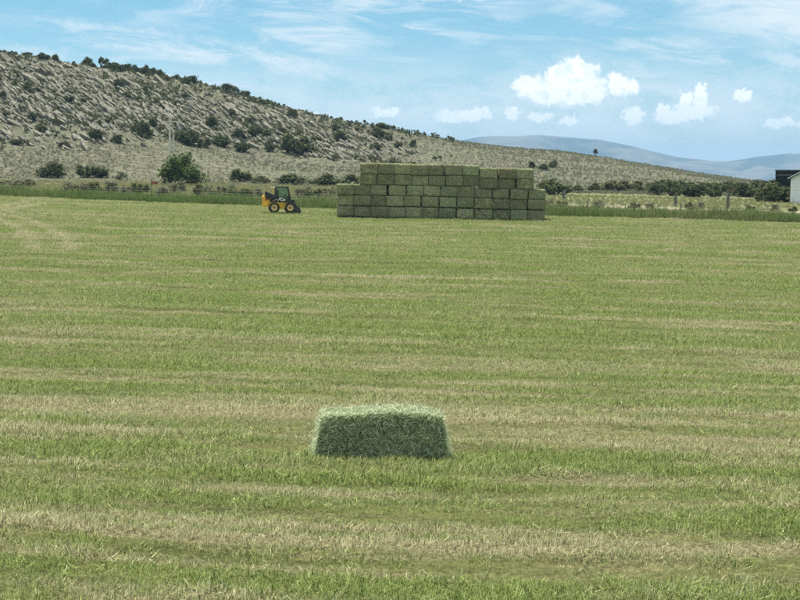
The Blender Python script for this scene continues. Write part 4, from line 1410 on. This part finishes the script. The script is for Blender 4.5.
# ------------------------------------------------------------------ power poles, fence, sign, stumps
def build_pole(px, py, top_px, label, arm=True):
    p = hit(px, py)
    h = (py - top_px) * p.y / F
    e = empty('power_pole', (p.x, p.y, p.z - 0.1))
    V, Fc = tube_np([(0, 0, 0), (0, 0, h * 0.5), (0, 0, h)], [0.20, 0.17, 0.14], 10)
    link('shaft', mesh_np('shaft', V, Fc, M['pole_wood'], True), e)
    if arm:
        a = box_part('crossarm', M['pole_wood'], e, -1.3, 1.3, -0.20, -0.09, h - 0.75, h - 0.60, bev=0.01)
        for x in (-1.15, -0.6, 0.6, 1.15):
            bm = bmesh.new()
            bmesh.ops.create_cone(bm, cap_ends=True, segments=8, radius1=0.06, radius2=0.04, depth=0.22, matrix=Matrix.Translation((x, -0.145, h - 0.49)))
            link('insulator', bm_mesh('insulator', bm, M['dark']), a)
        for s in (-1, 1):
            V, Fc = tube_np([(0, -0.17, h - 1.5), (s * 0.8, -0.17, h - 0.72)], [0.025, 0.025], 5)
            link('brace', mesh_np('brace', V, Fc, M['pole_wood']), a)
    else:
        V, Fc = tube_np([(0, -0.14, h - 0.6), (0, -0.3, h - 0.45), (0, -0.3, h - 0.2)], [0.04, 0.04, 0.05], 6)
        link('insulator', mesh_np('insulator', V, Fc, M['dark']), e)
    tag(e, label, 'utility pole', 'power poles at the foot of the hill')
build_pole(171, 183, 117, 'tall pale wooden power pole with crossarm behind the green bush')
build_pole(174.6, 181, 131, 'shorter wooden pole just right of the tall power pole', False)

def build_fence(xa, xb, n, label, skip=()):
    e = empty('wire_fence', (xa, float(field_edge(xa)) + 4.2, float(base_z(xa, field_edge(xa) + 4.2))))
    tag(e, label, 'fence', 'fences along the far field edge')
    rg = random.Random(int(xa * 7) + 3)
    tops = []
    V, Fc = tube_np([(0, 0, -0.2), (0, 0, 1.22)], [0.05, 0.042], 7)
    pm = mesh_np('post', V, Fc, M['post'], True)
    o3 = e.location
    for i in range(n):
        x = xa + (xb - xa) * i / (n - 1)
        y = float(field_edge(x)) + 4.2
        z = float(base_z(x, y))
        q = Vector((x, y, z)) - o3
        link('post', pm, e, q, (R(rg.uniform(-3, 3)), R(rg.uniform(-3, 3)), 0), (1, 1, rg.uniform(0.92, 1.06)))
        tops.append(q)
    for hz in (0.35, 0.62, 0.88, 1.10):
        V, Fc = tube_np([q + Vector((0, -0.055, hz)) for q in tops], [0.006] * n, 4)
        link('wire', mesh_np('wire', V, Fc, M['wire']), e)
build_fence(-29, 26, 16, 'wire fence on thin wooden posts behind the hay stack and loader')
build_fence(-52, -36.5, 6, 'wire fence on thin wooden posts beyond the lane gap')

def build_sign():
    p = hit(152, 200)
    y = float(field_edge(p.x)) + 1.2
    z = float(base_z(p.x, y))
    e = empty('marker_sign', (p.x * y / p.y, y, z))
    V, Fc = tube_np([(0, 0, -0.1), (0, 0, 2.0)], [0.035, 0.035], 6)
    link('post', mesh_np('post', V, Fc, M['post']), e)
    box_part('panel', M['red'], e, -0.03, 0.60, -0.07, -0.04, 1.50, 1.78, bev=0.005)
    tag(e, 'small red sign on a thin post at the field edge left of the green bush', 'sign')
build_sign()

def build_stump(px, py, wpx, hpx, label, branch=False):
    p = hit(px, py)
    k = p.y / F
    wd, h = wpx * k, hpx * k
    rg = random.Random(int(px))
    e = empty('grey_stump', (p.x, p.y, p.z - 0.05))
    pts = [Vector((rg.uniform(-.04, .04) * i, 0, h * i / 5)) for i in range(6)]
    V, Fc = tube_np(pts, [wd * .62, wd * .48, wd * .42, wd * .44, wd * .36, wd * .16], 9)
    V = [(v[0] * (1 + rg.uniform(-.15, .15)), v[1] * (1 + rg.uniform(-.15, .15)), v[2] + rg.uniform(-.05, .05)) for v in V]
    link('trunk', mesh_np('trunk', V, Fc, M['grey_wood']), e)
    for s in range(3):
        a = rg.uniform(0, 6.28); z0 = h * rg.uniform(0.5, 0.85)
        q = Vector((math.cos(a), math.sin(a) * 0.6, rg.uniform(0.3, 0.9))) * wd * rg.uniform(0.6, 1.0)
        V, Fc = tube_np([(0, 0, z0), q * 0.5 + Vector((0, 0, z0)), q + Vector((0, 0, z0))], [wd * .16, wd * .10, wd * .03], 6)
        link('broken_limb', mesh_np('broken_limb', V, Fc, M['grey_wood']), e)
    if branch:
        V, Fc = tube_np([(0, 0, h * .9), (0.25, 0, h * 0.99), (0.75, 0.05, h * 1.04), (1.05, 0.05, h * 1.0)], [wd * .2, wd * .2, wd * .16, wd * .04], 6)
        link('leaning_branch', mesh_np('leaning_branch', V, Fc, M['bark']), e)
    tag(e, label, 'stump', 'grey stumps along the road')
build_stump(563.5, 200, 3.4, 11, 'grey weathered stump nearest the hay stack, beside the road')
build_stump(675, 206, 3.2, 12, 'middle grey weathered stump beside the road')
build_stump(727, 208, 3.4, 18, 'tall grey weathered stump with a dark branch beside the road', True)

# ------------------------------------------------------------------ buildings at the right edge
def build_white_building():
    Y = 190.0
    x0 = (789.5 - 400) / F * Y
    zg = float(base_z(x0 + 3, Y)) - 0.1
    ztop = CAM_Z + (HOR - 177.5) / F * Y      # eave height at the corner seen
    e = empty('white_building', (x0, Y, zg), (0, 0, R(-15)))
    h = ztop - zg
    W, D, rise = 9.0, 12.0, 2.3
    core = prism_part('wall', M['siding'], e, [(0.06, 0), (W - .06, 0), (W - .06, h), (W / 2, h + rise - .05), (0.06, h)], 0.06, D)
    nb = 13
    bh = (h + rise) / nb
    for i in range(nb):                       # lapped boards on the gable end
        z0 = i * bh; z1 = z0 + bh * 0.97
        def half(z):
            return W / 2 if z <= h else max(0.0, W / 2 * (1 - (z - h) / rise))
        a, b = half(z0), half(z1)
        if a < 0.2:
            continue
        prism_part('siding_board', M['siding'], core, [(W / 2 - a, z0), (W / 2 + a, z0), (W / 2 + b, z1), (W / 2 - b, z1)], 0.0 + 0.012 * (i % 2), 0.05)
    for s in (-1, 1):
        c = W / 2
        bm = bmesh.new()
        prism(bm, [(c, h + rise + .02), (c + s * (c + .35), h - rise * .35 / c + .02), (c + s * (c + .35), h - rise * .35 / c + .14), (c, h + rise + .16)], -0.35, D + .35)
        rf = link('roof_slope', bm_mesh('roof_slope', bm, M['roof_metal']), e)
        bm = bmesh.new()
        prism(bm, [(c, h + rise - .10), (c + s * (c + .33), h - rise * .33 / c - .12), (c + s * (c + .33), h - rise * .33 / c + .015), (c, h + rise + .015)], -0.38, -0.34)
        link('rake_trim', bm_mesh('rake_trim', bm, M['trim']), rf)
    wf = box_part('window', M['trim'], core, W / 2 - .6, W / 2 + .6, -0.03, 0.05, 1.0, 2.0)
    box_part('pane', M['glass'], wf, W / 2 - .52, W / 2 + .52, -0.04, -0.032, 1.08, 1.92)
    tag(e, 'white sided building with pale roof at the right edge of the picture', 'building')
    # dark shed behind it
    Y2 = 206.0
    xs = (774.3 - 400) / F * Y2
    zg2 = float(base_z(xs, Y2)) - 0.1
    h2 = CAM_Z + (HOR - 169.8) / F * Y2 - zg2
    e = empty('dark_shed', (xs, Y2, zg2), (0, 0, R(-15)))
    wall = box_part('wall', M['dark_siding'], e, 0.04, 6.0, 0.04, 5.0, 0, h2 - 0.10)
    nb = 9
    for i in range(nb):
        z0 = (h2 - 0.12) * i / nb
        box_part('siding_board', M['dark_siding'], wall, 0.0, 6.04, 0.0 + 0.012 * (i % 2), 0.035, z0, z0 + (h2 - 0.12) / nb * 0.95)
    box_part('roof', M['trim'], e, -0.12, 6.15, -0.12, 5.15, h2 - 0.09, h2)
    V = box_part('trim_board', M['grey_wood'], wall, 0.15, 5.9, -0.03, -0.002, h2 * 0.82, h2 * 0.85)
    tag(e, 'dark flat-roofed shed just left of the white building', 'shed')
    # small dark tank next to the shed
    xt = (772 - 400) / F * 204
    zt = float(base_z(xt, 204)) - 0.05
    ht = CAM_Z + (HOR - 178.3) / F * 204 - zt
    e = empty('water_tank', (xt, 204, zt))
    bm = bmesh.new()
    bmesh.ops.create_cone(bm, cap_ends=True, segments=20, radius1=0.36, radius2=0.36, depth=ht * .92, matrix=Matrix.Translation((0, 0, ht * .46)))
    tk = link('tank_body', bm_mesh('tank_body', bm, M['dark_siding']), e)
    bm = bmesh.new()
    bmesh.ops.create_cone(bm, cap_ends=True, segments=20, radius1=0.36, radius2=0.12, depth=ht * .08, matrix=Matrix.Translation((0, 0, ht * .962)))
    link('lid', bm_mesh('lid', bm, M['trim']), tk)
    tag(e, 'narrow dark upright tank against the dark shed', 'tank')
build_white_building()
